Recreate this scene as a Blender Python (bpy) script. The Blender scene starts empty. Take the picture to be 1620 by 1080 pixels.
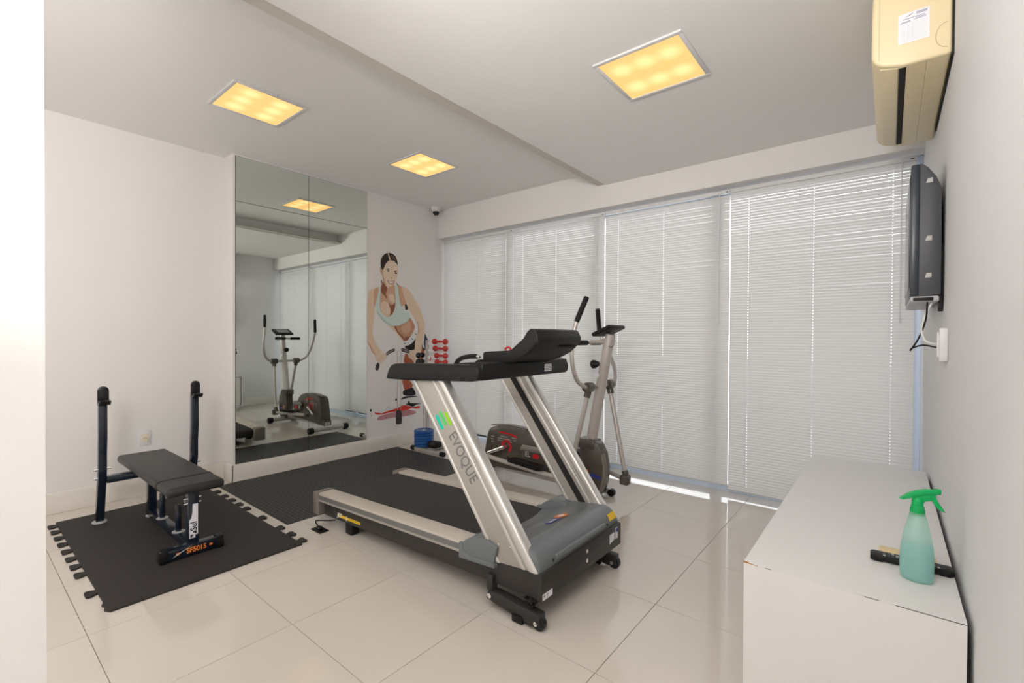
import bpy, bmesh, math, random
from mathutils import Vector, Matrix

random.seed(7)
scene = bpy.context.scene
COL = scene.collection
PI = math.pi

# ------------------------------------------------------------------ camera
FPX, YAW, PIT, ROL = 733.54, 0.68319, -0.01034, 0.0055
cam_data = bpy.data.cameras.new('camera')
cam_data.sensor_fit = 'HORIZONTAL'
cam_data.sensor_width = 36.0
cam_data.lens = FPX / 1620.0 * 36.0
cam_data.clip_start = 0.02
cam = bpy.data.objects.new('camera', cam_data)
COL.objects.link(cam)
_fw = Vector((-math.sin(YAW) * math.cos(PIT), math.cos(YAW) * math.cos(PIT), math.sin(PIT)))
_r = Vector((math.cos(YAW), math.sin(YAW), 0))
_u = _r.cross(_fw)
_r2 = _r * math.cos(ROL) + _u * math.sin(ROL)
_u2 = -_r * math.sin(ROL) + _u * math.cos(ROL)
_m = Matrix((( _r2.x, _u2.x, -_fw.x), (_r2.y, _u2.y, -_fw.y), (_r2.z, _u2.z, -_fw.z))).to_4x4()
_m.translation = Vector((0, 0, 1.3))
cam.matrix_world = _m
scene.camera = cam

# ------------------------------------------------------------------ world and light
world = bpy.data.worlds.new('daylight')
scene.world = world
world.use_nodes = True
bg = world.node_tree.nodes['Background']
bg.inputs['Color'].default_value = (0.93, 0.965, 1.0, 1)
bg.inputs['Strength'].default_value = 2.4

def area_light(name, loc, target, sx, sy, power, color):
    d = bpy.data.lights.new(name, 'AREA')
    d.shape = 'RECTANGLE'; d.size = sx; d.size_y = sy; d.energy = power; d.color = color
    o = bpy.data.objects.new(name, d); COL.objects.link(o)
    o.location = loc
    o.rotation_euler = (Vector(target) - Vector(loc)).to_track_quat('-Z', 'Z').to_euler()
    return o
# unseen fill lights added behind the camera: hall panel and ceiling-bounced flash
area_light('hall_fill_light', (-2.9, -1.75, 1.55), (-2.7, 2.0, 1.7), 3.2, 2.3, 17, (1.0, 0.975, 0.945))
area_light('doorway_fill_flash', (-0.45, -0.62, 1.95), (-1.0, -0.1, 2.9), 0.7, 0.7, 62, (1.0, 0.975, 0.945))
scene.view_settings.view_transform = 'Standard'
scene.view_settings.look = 'None'
scene.view_settings.gamma = 1.0
scene.view_settings.exposure = 0.66
scene.view_settings.use_curve_mapping = False

# ------------------------------------------------------------------ materials
MATS = {}
def srgb(r, g, b):
    f = lambda c: (c / 255 / 12.92) if c / 255 <= 0.04045 else ((c / 255 + 0.055) / 1.055) ** 2.4
    return (f(r), f(g), f(b))
def mat(name, col, rough=0.5, metal=0.0, spec=0.5, noise=0.0, nscale=20, bump=0.0, bscale=200, coat=0.0, trans=0.0, alpha=1.0, ior=1.45, stretch=None):
    if name in MATS: return MATS[name]
    m = bpy.data.materials.new(name); m.use_nodes = True
    nt = m.node_tree; b = nt.nodes['Principled BSDF']
    b.inputs['Base Color'].default_value = (*col, 1)
    b.inputs['Roughness'].default_value = rough
    b.inputs['Metallic'].default_value = metal
    b.inputs['Specular IOR Level'].default_value = spec
    b.inputs['IOR'].default_value = ior
    b.inputs['Coat Weight'].default_value = coat
    b.inputs['Transmission Weight'].default_value = trans
    b.inputs['Alpha'].default_value = alpha
    tc = nt.nodes.new('ShaderNodeTexCoord')
    src = tc.outputs['Object']
    if stretch:
        mp = nt.nodes.new('ShaderNodeMapping'); mp.inputs['Scale'].default_value = stretch
        nt.links.new(src, mp.inputs['Vector']); src = mp.outputs['Vector']
    if noise > 0:
        n = nt.nodes.new('ShaderNodeTexNoise'); n.inputs['Scale'].default_value = nscale; n.inputs['Detail'].default_value = 4
        nt.links.new(src, n.inputs['Vector'])
        mx = nt.nodes.new('ShaderNodeMix'); mx.data_type = 'RGBA'
        mx.inputs[6].default_value = (*[max(0, c * (1 - noise)) for c in col], 1)
        mx.inputs[7].default_value = (*[min(1, c * (1 + noise)) for c in col], 1)
        nt.links.new(n.outputs['Fac'], mx.inputs[0]); nt.links.new(mx.outputs[2], b.inputs['Base Color'])
    if bump > 0:
        n2 = nt.nodes.new('ShaderNodeTexNoise'); n2.inputs['Scale'].default_value = bscale; n2.inputs['Detail'].default_value = 3
        nt.links.new(src, n2.inputs['Vector'])
        bp = nt.nodes.new('ShaderNodeBump'); bp.inputs['Strength'].default_value = bump; bp.inputs['Distance'].default_value = 0.002
        nt.links.new(n2.outputs['Fac'], bp.inputs['Height']); nt.links.new(bp.outputs['Normal'], b.inputs['Normal'])
    MATS[name] = m
    return m

wall_m = mat('white_wall_paint', (0.78, 0.755, 0.735), 0.75, spec=0.3, noise=0.015, nscale=3, bump=0.05, bscale=120)
rwall_m = mat('right_wall_paint', (0.77, 0.77, 0.78), 0.6, spec=0.3, noise=0.015, nscale=3, bump=0.05, bscale=120)
ceil_m = mat('ceiling_paint', (0.84, 0.825, 0.81), 0.85, spec=0.2, noise=0.01, nscale=2)
base_m = mat('baseboard_gloss', (0.80, 0.75, 0.69), 0.25, noise=0.01, nscale=4)
tile_m = mat('polished_tile', (0.68, 0.62, 0.555), 0.06, spec=0.55, noise=0.03, nscale=2.5)
grout_m = mat('grout', (0.30, 0.23, 0.165), 0.9, noise=0.15, nscale=40)
trimw_m = mat('white_trim', (0.70, 0.69, 0.69), 0.4, noise=0.01)
frame_m = mat('window_aluminium', (0.66, 0.74, 0.86), 0.3, metal=0.05, noise=0.02)
dark_m = mat('dark_gap', (0.02, 0.018, 0.016), 0.9, noise=0.1)
black_m = mat('black_plastic', (0.0075, 0.0073, 0.0073), 0.48, spec=0.35, noise=0.1, bump=0.06, bscale=600)
blackg_m = mat('black_gloss', (0.012, 0.012, 0.013), 0.18, noise=0.05)
foam_m = mat('black_foam', (0.007, 0.007, 0.007), 0.75, noise=0.1, bump=0.15, bscale=500)
tmframe_m = mat('treadmill_black_paint', (0.030, 0.0262, 0.024), 0.45, noise=0.06, bump=0.05, bscale=400)
silver_m = mat('silver_paint', (0.50, 0.47, 0.43), 0.38, metal=0.35, noise=0.02, nscale=8)
alu_m = mat('brushed_aluminium', (0.64, 0.62, 0.59), 0.36, metal=0.6, noise=0.03, nscale=10)
alu2_m = mat('satin_aluminium', (0.41, 0.38, 0.345), 0.5, metal=0.15, noise=0.02, nscale=10)
chrome_m = mat('chrome', (0.82, 0.82, 0.82), 0.08, metal=1.0, noise=0.01)
hood_m = mat('grey_blue_plastic', (0.150, 0.163, 0.172), 0.30, noise=0.03, nscale=6, bump=0.04, bscale=500)
belt_m = mat('running_belt', (0.021, 0.018, 0.0168), 0.62, noise=0.25, nscale=3, bump=0.08, bscale=700, stretch=(0.6, 5, 1))
railstripe_m = mat('rail_grey_stripe', (0.165, 0.165, 0.16), 0.5, noise=0.03)
railtop_m = mat('rail_beige_top', (0.56, 0.50, 0.43), 0.45, noise=0.02, bump=0.05, bscale=900)
cap_m = mat('end_cap_grey', (0.21, 0.18, 0.16), 0.45, noise=0.03)
rubber_m = mat('puzzle_foam_mat', (0.029, 0.0245, 0.0222), 0.72, noise=0.18, nscale=14, bump=0.1, bscale=300)
navy_m = mat('navy_paint', (0.007, 0.013, 0.025), 0.22, noise=0.08, coat=0.3)
vinyl_m = mat('black_vinyl', (0.021, 0.0195, 0.019), 0.42, noise=0.06, bump=0.12, bscale=350)
bronze_m = mat('bronze_brown_plastic', (0.085, 0.072, 0.058), 0.22, noise=0.05, coat=0.3)
elsilver_m = mat('warm_silver_paint', (0.50, 0.46, 0.43), 0.32, metal=0.3, noise=0.02)
red_m = mat('red_vinyl', (0.48, 0.035, 0.030), 0.3, noise=0.06)
blue_m = mat('blue_vinyl', (0.012, 0.085, 0.30), 0.35, noise=0.06)
orange_m = mat('orange_print', (0.85, 0.24, 0.03), 0.5, noise=0.03)
yellow_m = mat('yellow_print', (0.85, 0.55, 0.03), 0.5, noise=0.03)
white_m = mat('white_print', (0.80, 0.79, 0.78), 0.5, noise=0.01)
bluep_m = mat('blue_print', (0.03, 0.04, 0.28), 0.4, noise=0.03)
redp_m = mat('red_print', (0.55, 0.01, 0.015), 0.4, noise=0.03)
greyp_m = mat('grey_print', (0.16, 0.165, 0.17), 0.45, noise=0.03)
lgrey_m = mat('light_grey_print', (0.45, 0.44, 0.43), 0.5, noise=0.02)
teal_m = mat('teal_print', (0.0, 0.55, 0.40), 0.4, noise=0.02)
green1_m = mat('green_print', (0.10, 0.58, 0.14), 0.4, noise=0.02)
green2_m = mat('lime_print', (0.28, 0.62, 0.02), 0.4, noise=0.02)
cream_m = mat('yellowed_cream_plastic', (0.78, 0.66, 0.42), 0.32, noise=0.03, nscale=5)
paper_m = mat('paper', (0.80, 0.80, 0.84), 0.7, noise=0.01)
cab_m = mat('white_laminate', (0.74, 0.725, 0.71), 0.35, noise=0.012, nscale=5)
chip_m = mat('chipped_edge_board', (0.42, 0.19, 0.05), 0.8, noise=0.3, nscale=80)
tvb_m = mat('tv_grey_plastic', (0.055, 0.058, 0.064), 0.45, noise=0.05, bump=0.05, bscale=600)
tvd_m = mat('tv_dark_bezel', (0.028, 0.036, 0.046), 0.3, noise=0.05)
sprayg_m = mat('green_spray_head', (0.0, 0.42, 0.11), 0.35, noise=0.03)
socket_m = mat('cream_socket', (0.72, 0.66, 0.52), 0.4, noise=0.02)
slat_m = mat('white_aluminium_slat', (0.70, 0.69, 0.675), 0.38, noise=0.01, nscale=4)
cord_m = mat('blind_cord', (0.70, 0.70, 0.70), 0.6, noise=0.02)
cable_w = mat('white_cable', (0.75, 0.75, 0.74), 0.4, noise=0.01)

# wall mirror: slightly green silvered glass
mirror_m = mat('silvered_mirror', (0.80, 0.845, 0.805), 0.0, metal=1.0, noise=0.004, nscale=1)
# clear window glass
glass_m = bpy.data.materials.new('window_glass'); glass_m.use_nodes = True
_nt = glass_m.node_tree; _nt.nodes.remove(_nt.nodes['Principled BSDF'])
_tr = _nt.nodes.new('ShaderNodeBsdfTransparent'); _gl = _nt.nodes.new('ShaderNodeBsdfGlossy'); _gl.inputs['Roughness'].default_value = 0.02
_mx = _nt.nodes.new('ShaderNodeMixShader'); _fr = _nt.nodes.new('ShaderNodeFresnel'); _fr.inputs['IOR'].default_value = 1.45
_nt.links.new(_fr.outputs[0], _mx.inputs[0]); _nt.links.new(_tr.outputs[0], _mx.inputs[1]); _nt.links.new(_gl.outputs[0], _mx.inputs[2])
_nt.links.new(_mx.outputs[0], _nt.nodes['Material Output'].inputs['Surface'])
# ribbed rubber runner: rows of raised bars (fine relief)
def ribbed_material():
    m = mat('ribbed_rubber', (0.050, 0.046, 0.043), 0.5, spec=0.5)
    nt = m.node_tree; b = nt.nodes['Principled BSDF']
    tc = nt.nodes.new('ShaderNodeTexCoord'); br = nt.nodes.new('ShaderNodeTexBrick')
    br.inputs['Scale'].default_value = 1.0; br.inputs['Brick Width'].default_value = 0.075; br.inputs['Row Height'].default_value = 0.028
    br.inputs['Mortar Size'].default_value = 0.007; br.inputs['Mortar Smooth'].default_value = 0.3
    br.inputs['Color1'].default_value = (1, 1, 1, 1); br.inputs['Color2'].default_value = (0.9, 0.9, 0.9, 1); br.inputs['Mortar'].default_value = (0, 0, 0, 1)
    mp = nt.nodes.new('ShaderNodeMapping'); mp.inputs['Rotation'].default_value = (0, 0, 0)
    nt.links.new(tc.outputs['Object'], mp.inputs['Vector']); nt.links.new(mp.outputs['Vector'], br.inputs['Vector'])
    bp = nt.nodes.new('ShaderNodeBump'); bp.inputs['Strength'].default_value = 1.0; bp.inputs['Distance'].default_value = 0.006
    nt.links.new(br.outputs['Color'], bp.inputs['Height']); nt.links.new(bp.outputs['Normal'], b.inputs['Normal'])
    mx = nt.nodes.new('ShaderNodeMix'); mx.data_type = 'RGBA'
    mx.inputs[6].default_value = (0.008, 0.0075, 0.007, 1); mx.inputs[7].default_value = (0.047, 0.043, 0.040, 1)
    nt.links.new(br.outputs['Color'], mx.inputs[0]); nt.links.new(mx.outputs[2], b.inputs['Base Color'])
    return m
ribbed_m = ribbed_material()
# lamp diffuser: warm opal sheet lit by six bulbs behind it
def lamp_material():
    m = bpy.data.materials.new('lit_lamp_diffuser'); m.use_nodes = True
    nt = m.node_tree; nt.nodes.remove(nt.nodes['Principled BSDF'])
    em = nt.nodes.new('ShaderNodeEmission'); tc = nt.nodes.new('ShaderNodeTexCoord')
    acc = None
    for bx in (-0.13, 0.0, 0.13):
        for by in (-0.10, 0.10):
            d = nt.nodes.new('ShaderNodeVectorMath'); d.operation = 'DISTANCE'
            d.inputs[1].default_value = (bx, by, 0); nt.links.new(tc.outputs['Object'], d.inputs[0])
            g = nt.nodes.new('ShaderNodeMapRange'); g.interpolation_type = 'SMOOTHSTEP'
            g.inputs[1].default_value = 0.0; g.inputs[2].default_value = 0.092; g.inputs[3].default_value = 1.0; g.inputs[4].default_value = 0.0
            nt.links.new(d.outputs['Value'], g.inputs[0])
            if acc is None: acc = g.outputs[0]
            else:
                a = nt.nodes.new('ShaderNodeMath'); a.operation = 'ADD'
                nt.links.new(acc, a.inputs[0]); nt.links.new(g.outputs[0], a.inputs[1]); acc = a.outputs[0]
    cr = nt.nodes.new('ShaderNodeMix'); cr.data_type = 'RGBA'
    cr.inputs[6].default_value = (0.96, 0.56, 0.20, 1); cr.inputs[7].default_value = (1.0, 0.82, 0.36, 1)
    nt.links.new(acc, cr.inputs[0]); nt.links.new(cr.outputs[2], em.inputs['Color'])
    em.inputs['Strength'].default_value = 0.80
    nt.links.new(em.outputs[0], nt.nodes['Material Output'].inputs['Surface'])
    return m
lamp_m = lamp_material()

# ------------------------------------------------------------------ mesh helpers
class MB:
    def __init__(s): s.v = []; s.f = []
    def add(s, vs, fs):
        n = len(s.v); s.v += [tuple(v) for v in vs]; s.f += [tuple(i + n for i in f) for f in fs]; return s
    def box(s, x0, x1, y0, y1, z0, z1, bevel=0.0, seg=2, M=None):
        bm = bmesh.new(); bmesh.ops.create_cube(bm, size=1)
        for v in bm.verts:
            v.co = Vector(((x0 + x1) / 2 + v.co.x * (x1 - x0), (y0 + y1) / 2 + v.co.y * (y1 - y0), (z0 + z1) / 2 + v.co.z * (z1 - z0)))
        if bevel > 0: bmesh.ops.bevel(bm, geom=list(bm.edges), offset=bevel, segments=seg, affect='EDGES', profile=0.5)
        if M is not None: bm.transform(M)
        return s.bm(bm)
    def bm(s, bm):
        bm.verts.index_update()
        s.add([v.co.copy() for v in bm.verts], [[v.index for v in f.verts] for f in bm.faces]); bm.free(); return s
    def prism(s, pts, axis, a, b, bevel=0.0, seg=2, M=None):
        # pts: 2D outline; axis 'y' -> (x,z), 'x' -> (y,z), 'z' -> (x,y)
        def P(p, t): return Vector({'y': (p[0], t, p[1]), 'x': (t, p[0], p[1]), 'z': (p[0], p[1], t)}[axis])
        bm = bmesh.new()
        A = [bm.verts.new(P(p, a)) for p in pts]; B = [bm.verts.new(P(p, b)) for p in pts]
        n = len(pts)
        bm.faces.new(A); bm.faces.new(B[::-1])
        for i in range(n): bm.faces.new((A[i], A[(i + 1) % n], B[(i + 1) % n], B[i]))
        bmesh.ops.recalc_face_normals(bm, faces=bm.faces)
        if bevel > 0: bmesh.ops.bevel(bm, geom=list(bm.edges), offset=bevel, segments=seg, affect='EDGES', profile=0.5, clamp_overlap=True)
        if M is not None: bm.transform(M)
        return s.bm(bm)
    def tube(s, path, r, seg=12, cap=True, squash=None):
        path = [Vector(p) for p in path]; n = len(path)
        rs = r if isinstance(r, (list, tuple)) else [r] * n
        rings = []
        prev = None
        for i, p in enumerate(path):
            t = (path[min(i + 1, n - 1)] - path[max(i - 1, 0)]).normalized()
            if prev is None:
                ref = Vector((0, 0, 1)) if abs(t.z) < 0.9 else Vector((0, 1, 0))
                a = t.cross(ref).normalized()
            else:
                a = (prev - t * prev.dot(t)).normalized()
            prev = a; b = t.cross(a)
            rings.append([p + (a * math.cos(2 * PI * k / seg) + b * math.sin(2 * PI * k / seg)) * rs[i] for k in range(seg)])
        base = len(s.v); s.v += [tuple(v) for R in rings for v in R]
        for i in range(n - 1):
            for k in range(seg):
                k2 = (k + 1) % seg
                s.f.append((base + i * seg + k, base + i * seg + k2, base + (i + 1) * seg + k2, base + (i + 1) * seg + k))
        if cap:
            s.f.append(tuple(base + k for k in range(seg))[::-1]); s.f.append(tuple(base + (n - 1) * seg + k for k in range(seg)))
        return s
    def cyl(s, p0, p1, r, seg=20, bev=0.0):
        p0 = Vector(p0); p1 = Vector(p1)
        if bev > 0:
            d = (p1 - p0).normalized()
            return s.tube([p0, p0 + d * bev * 0.3, p0 + d * bev, p1 - d * bev, p1 - d * bev * 0.3, p1], [r - bev, r - bev * 0.3, r, r, r - bev * 0.3, r - bev], seg)
        return s.tube([p0, p1], r, seg)
    def lathe(s, prof, c, seg=24, axis='z', sx=1.0, sy=1.0):
        base = len(s.v); n = len(prof); c = Vector(c)
        for (r, h) in prof:
            for k in range(seg):
                a = 2 * PI * k / seg; u, v = r * math.cos(a) * sx, r * math.sin(a) * sy
                o = {'z': (u, v, h), 'y': (u, h, v), 'x': (h, u, v)}[axis]
                s.v.append(tuple(c + Vector(o)))
        for i in range(n - 1):
            for k in range(seg):
                k2 = (k + 1) % seg
                s.f.append((base + i * seg + k, base + i * seg + k2, base + (i + 1) * seg + k2, base + (i + 1) * seg + k))
        s.f.append(tuple(base + k for k in range(seg))[::-1]); s.f.append(tuple(base + (n - 1) * seg + k for k in range(seg)))
        return s
    def sphere(s, c, r, seg=16, rings=10, sz=1.0):
        prof = [(max(1e-4, r * math.sin(PI * i / rings)), -r * sz * math.cos(PI * i / rings)) for i in range(rings + 1)]
        return s.lathe(prof, c, seg)

def finish(me, smooth=35):
    bm = bmesh.new(); bm.from_mesh(me); bmesh.ops.recalc_face_normals(bm, faces=bm.faces); bm.to_mesh(me); bm.free()
    if smooth:
        for p in me.polygons: p.use_smooth = True
        me.set_sharp_from_angle(angle=math.radians(smooth))

def world_loc(o):
    v = Vector((0, 0, 0))
    while o is not None: v += o.location; o = o.parent
    return v
def build(name, mb, material, parent=None, loc=None, smooth=35, recalc=True):
    """mesh given in world coordinates; origin at loc (or parent's origin)"""
    org = Vector(loc) if loc is not None else (world_loc(parent) if parent else Vector((0, 0, 0)))
    me = bpy.data.meshes.new(name)
    me.from_pydata([tuple(Vector(v) - org) for v in mb.v], [], mb.f); me.update()
    if recalc: finish(me, smooth)
    me.materials.append(material)
    o = bpy.data.objects.new(name, me); COL.objects.link(o)
    if parent is not None:
        o.parent = parent; o.location = org - world_loc(parent)
    else: o.location = org
    return o
def tag(o, label=None, cat=None, group=None, kind=None):
    if label: o['label'] = label
    if cat: o['category'] = cat
    if group: o['group'] = group
    if kind: o['kind'] = kind
    return o
def thing(name, label, cat, loc, group=None):
    o = bpy.data.objects.new(name, None); COL.objects.link(o); o.location = loc
    o.empty_display_size = 0.1
    return tag(o, label, cat, group)
def struct(name, mb, material, label=None, parent=None, smooth=0):
    o = build(name, mb, material, parent, smooth=smooth); o['kind'] = 'structure'
    if label: o['label'] = label
    return o
def smooth_path(pts, n=6):
    pts = [Vector(p) for p in pts]; out = []
    for i in range(len(pts) - 1):
        p0 = pts[max(i - 1, 0)]; p1 = pts[i]; p2 = pts[i + 1]; p3 = pts[min(i + 2, len(pts) - 1)]
        for k in range(n):
            t = k / n
            out.append(0.5 * ((2 * p1) + (-p0 + p2) * t + (2 * p0 - 5 * p1 + 4 * p2 - p3) * t * t + (-p0 + 3 * p1 - 3 * p2 + p3) * t ** 3))
    out.append(pts[-1]); return out
def lettering(text, size, M, material, parent, name='lettering', depth=0.0006, bold=0.0, spacing=1.0, shear=0.0):
    cu = bpy.data.curves.new('txt', 'FONT'); cu.body = text; cu.size = size; cu.extrude = depth; cu.offset = bold
    cu.space_character = spacing; cu.shear = shear; cu.align_x = 'CENTER'; cu.align_y = 'CENTER'
    tmp = bpy.data.objects.new('txt', cu); COL.objects.link(tmp)
    bpy.context.view_layer.update()
    me = bpy.data.meshes.new_from_object(tmp.evaluated_get(bpy.context.evaluated_depsgraph_get()))
    bpy.data.objects.remove(tmp); bpy.data.curves.remove(cu)
    org = world_loc(parent)
    me.transform(Matrix.Translation(-org) @ M)
    me.materials.clear(); me.materials.append(material); me.name = name
    o = bpy.data.objects.new(name, me); COL.objects.link(o); o.parent = parent
    return o
def basis(origin, ex, ey):
    ex = Vector(ex).normalized(); ey = Vector(ey); ey = (ey - ex * ey.dot(ex)).normalized(); ez = ex.cross(ey)
    M = Matrix((ex, ey, ez)).transposed().to_4x4(); M.translation = Vector(origin); return M
def flat(M, pts, depth=0.0008):
    """thin printed shape: outline pts in the plane of M, standing proud by depth"""
    mb = MB(); n = len(pts)
    vs = [M @ Vector((p[0], p[1], 0)) for p in pts] + [M @ Vector((p[0], p[1], depth)) for p in pts]
    return mb.add(vs, [tuple(range(n))[::-1], tuple(range(n, 2 * n))] + [(i, (i + 1) % n, n + (i + 1) % n, n + i) for i in range(n)])
def rect(w, h, cx=0, cy=0): return [(cx - w / 2, cy - h / 2), (cx + w / 2, cy - h / 2), (cx + w / 2, cy + h / 2), (cx - w / 2, cy + h / 2)]

# ------------------------------------------------------------------ room numbers (metres)
XL, XM, XR = -4.68, -4.49, 0.168       # left wall, mirror wall, right wall
YW = 4.19                              # window plane
ZC, ZD = 2.90, 2.755                   # ceiling, dropped ceiling

# slats pass a little daylight
_nt = slat_m.node_tree; _p = _nt.nodes['Principled BSDF']; _out = _nt.nodes['Material Output']
_tl = _nt.nodes.new('ShaderNodeBsdfTranslucent'); _tl.inputs['Color'].default_value = (0.80, 0.78, 0.75, 1)
_ms = _nt.nodes.new('ShaderNodeMixShader'); _ms.inputs[0].default_value = 0.09
_nt.links.new(_p.outputs[0], _ms.inputs[1]); _nt.links.new(_tl.outputs[0], _ms.inputs[2]); _nt.links.new(_ms.outputs[0], _out.inputs['Surface'])

# ------------------------------------------------------------------ floor
floor = struct('floor', MB().box(-4.9, 1.3, -1.9, 4.45, -0.10, -0.0035), grout_m, 'polished beige tiled floor with thin brown joints')
tile_me = {}
xs = [-0.871 + 0.6 * i for i in range(-7, 5)]
ys = [1.5897 + 0.6 * j for j in range(-6, 6)]
for i in range(len(xs) - 1):
    for j in range(len(ys) - 1):
        x0, x1 = max(xs[i], -4.70), min(xs[i + 1], 1.3)
        y0, y1 = max(ys[j], -1.9), min(ys[j + 1], 4.215)
        if x1 - x0 < 0.03 or y1 - y0 < 0.03: continue
        if x0 > XR and y0 > 0: continue
        key = (round(x1 - x0, 3), round(y1 - y0, 3))
        cx, cy = (x0 + x1) / 2, (y0 + y1) / 2
        if key not in tile_me:
            o = build('floor_tile', MB().box(x0 + 0.0012, x1 - 0.0012, y0 + 0.0012, y1 - 0.0012, -0.0035, 0.0, bevel=0.0006, seg=1), tile_m, floor, loc=(cx, cy, 0), smooth=0)
            tile_me[key] = o.data
        else:
            o = bpy.data.objects.new('floor_tile', tile_me[key]); COL.objects.link(o); o.parent = floor; o.location = (cx, cy, 0)

# ------------------------------------------------------------------ walls, ceiling
struct('wall_left', MB().box(XL - 0.15, XL, -1.9, 1.617, 0, ZC + 0.1), wall_m, 'white left wall behind the weight bench')
struct('wall_left', MB().box(XL - 0.15, XM, 1.617, 4.45, 0, ZC + 0.1), wall_m, 'white projecting wall that carries the mirror')
struct('wall_right', MB().box(XR, XR + 0.15, -1.9, 4.45, 0, ZC + 0.1), rwall_m, 'light grey right wall with television and air conditioner')
struct('wall_near', MB().box(-1.5, -1.0, -0.055, 0.099, 0, ZC + 0.1), wall_m, 'white wall end beside the doorway at left edge')
struct('sky_block_wall', MB().box(XL - 0.15, XR + 0.15, -2.05, -1.9, 0, ZC + 0.1), wall_m, 'unseen white wall added behind the camera to shut out sky light')  # added out of view to keep world light from flooding the hall
struct('ceiling', MB().box(XL - 0.15, -1.9, -1.9, 4.45, ZC, ZC + 0.12), ceil_m, 'upper white ceiling over the mirror side')
# dropped ceiling with an open shadow recess along its edge
dc = MB().prism([(XR + 0.15, ZD), (-2.12, ZD), (-2.12, 2.777), (-2.09, 2.777), (-2.09, ZC + 0.11), (XR + 0.15, ZC + 0.11)], 'y', -1.9, 4.45)
struct('ceiling_dropped', dc, ceil_m, 'lower white ceiling panel over the window side')
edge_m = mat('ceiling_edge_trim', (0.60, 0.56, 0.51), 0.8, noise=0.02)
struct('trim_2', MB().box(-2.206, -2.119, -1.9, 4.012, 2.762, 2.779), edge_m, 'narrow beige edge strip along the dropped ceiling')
struct('trim_1', MB().box(XM, XR, 4.012, 4.20, 2.545, ZC), wall_m, 'white soffit band above the blinds')
struct('wall_window', MB().box(XM, XR, 4.20, 4.45, 2.53, ZC), wall_m, 'white lintel above the windows')
# baseboards
def baseboard(name, boxes, label):
    mb = MB()
    for (x0, x1, y0, y1) in boxes: mb.box(x0, x1, y0, y1, 0.0, 0.152, bevel=0.004)
    struct(name, mb, base_m, label, smooth=35)
baseboard('baseboard_left', [(XL, XL + 0.016, -1.85, 1.602), (XL, XM + 0.014, 1.601, 1.617), (XM, XM + 0.014, 1.6, 4.14)], 'glossy white baseboard along the mirror wall')
baseboard('baseboard_right', [(XR - 0.010, XR, -1.85, 4.14)], 'glossy white baseboard along the right wall')

# windows: four tall sliding panes behind the blinds
BX = [-4.475, -3.327, -2.169, -1.027, 0.131]
wx = [XM, -3.45, -2.30, -1.15, XR]
for k in range(4):
    x0, x1 = wx[k], wx[k + 1]
    mb = MB()
    mb.box(x0, x0 + 0.045, YW, YW + 0.05, 0.0, 2.545, bevel=0.003); mb.box(x1 - 0.045, x1, YW, YW + 0.05, 0.0, 2.545, bevel=0.003)
    mb.box(x0 + 0.045, x1 - 0.045, YW, YW + 0.05, 0.0, 0.055, bevel=0.003); mb.box(x0 + 0.045, x1 - 0.045, YW, YW + 0.05, 2.49, 2.545, bevel=0.003)
    w = struct('window_%d' % (k + 1), mb, frame_m, 'tall sliding glass pane in pale aluminium frame behind the blinds')
    pane = build('pane', MB().box(x0 + 0.045, x1 - 0.045, YW + 0.02, YW + 0.026, 0.055, 2.49), glass_m, w, smooth=0)
terr = mat('terrace_stone', (0.62, 0.66, 0.70), 0.7, noise=0.08, nscale=3)
struct('terrace_floor', MB().box(-9, 4, 4.46, 9.5, -0.2, -0.05), terr, 'pale terrace floor outside the windows')
struct('terrace_parapet', MB().box(-9, 4, 9.3, 9.5, -0.05, 0.9), terr, 'low pale parapet outside the windows')

# ------------------------------------------------------------------ blinds
PITCH = 0.0217
CORDS = (0.137, 0.58, 1.034)
def slat_mesh(L):
    cuts = [0.0]
    for c in CORDS: cuts += [c - 0.002, c + 0.002]
    cuts.append(L)
    prof = [(-0.0125, 0.0), (-0.0035, 0.0022), (0.0035, 0.0022), (0.0125, 0.0)]
    vs = []; fs = []
    for x in cuts:
        for (w, h) in prof: vs.append((x, -h, w))
    for i in range(len(cuts) - 1):
        for j in range(3):
            if i % 2 == 1 and j == 1: continue
            a = i * 4 + j; fs.append((a, a + 4, a + 5, a + 1))
    me = bpy.data.meshes.new('slat'); me.from_pydata(vs, [], fs); me.update()
    for p in me.polygons: p.use_smooth = True
    me.materials.append(slat_m)
    return me
bl_labels = ['white venetian blind nearest the mirror wall, behind the dumbbell rack', 'white venetian blind second from the mirror wall, behind the treadmill console',
             'white venetian blind behind the elliptical trainer mast', 'white venetian blind nearest the right wall, beside the television']
SY = 4.105
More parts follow.
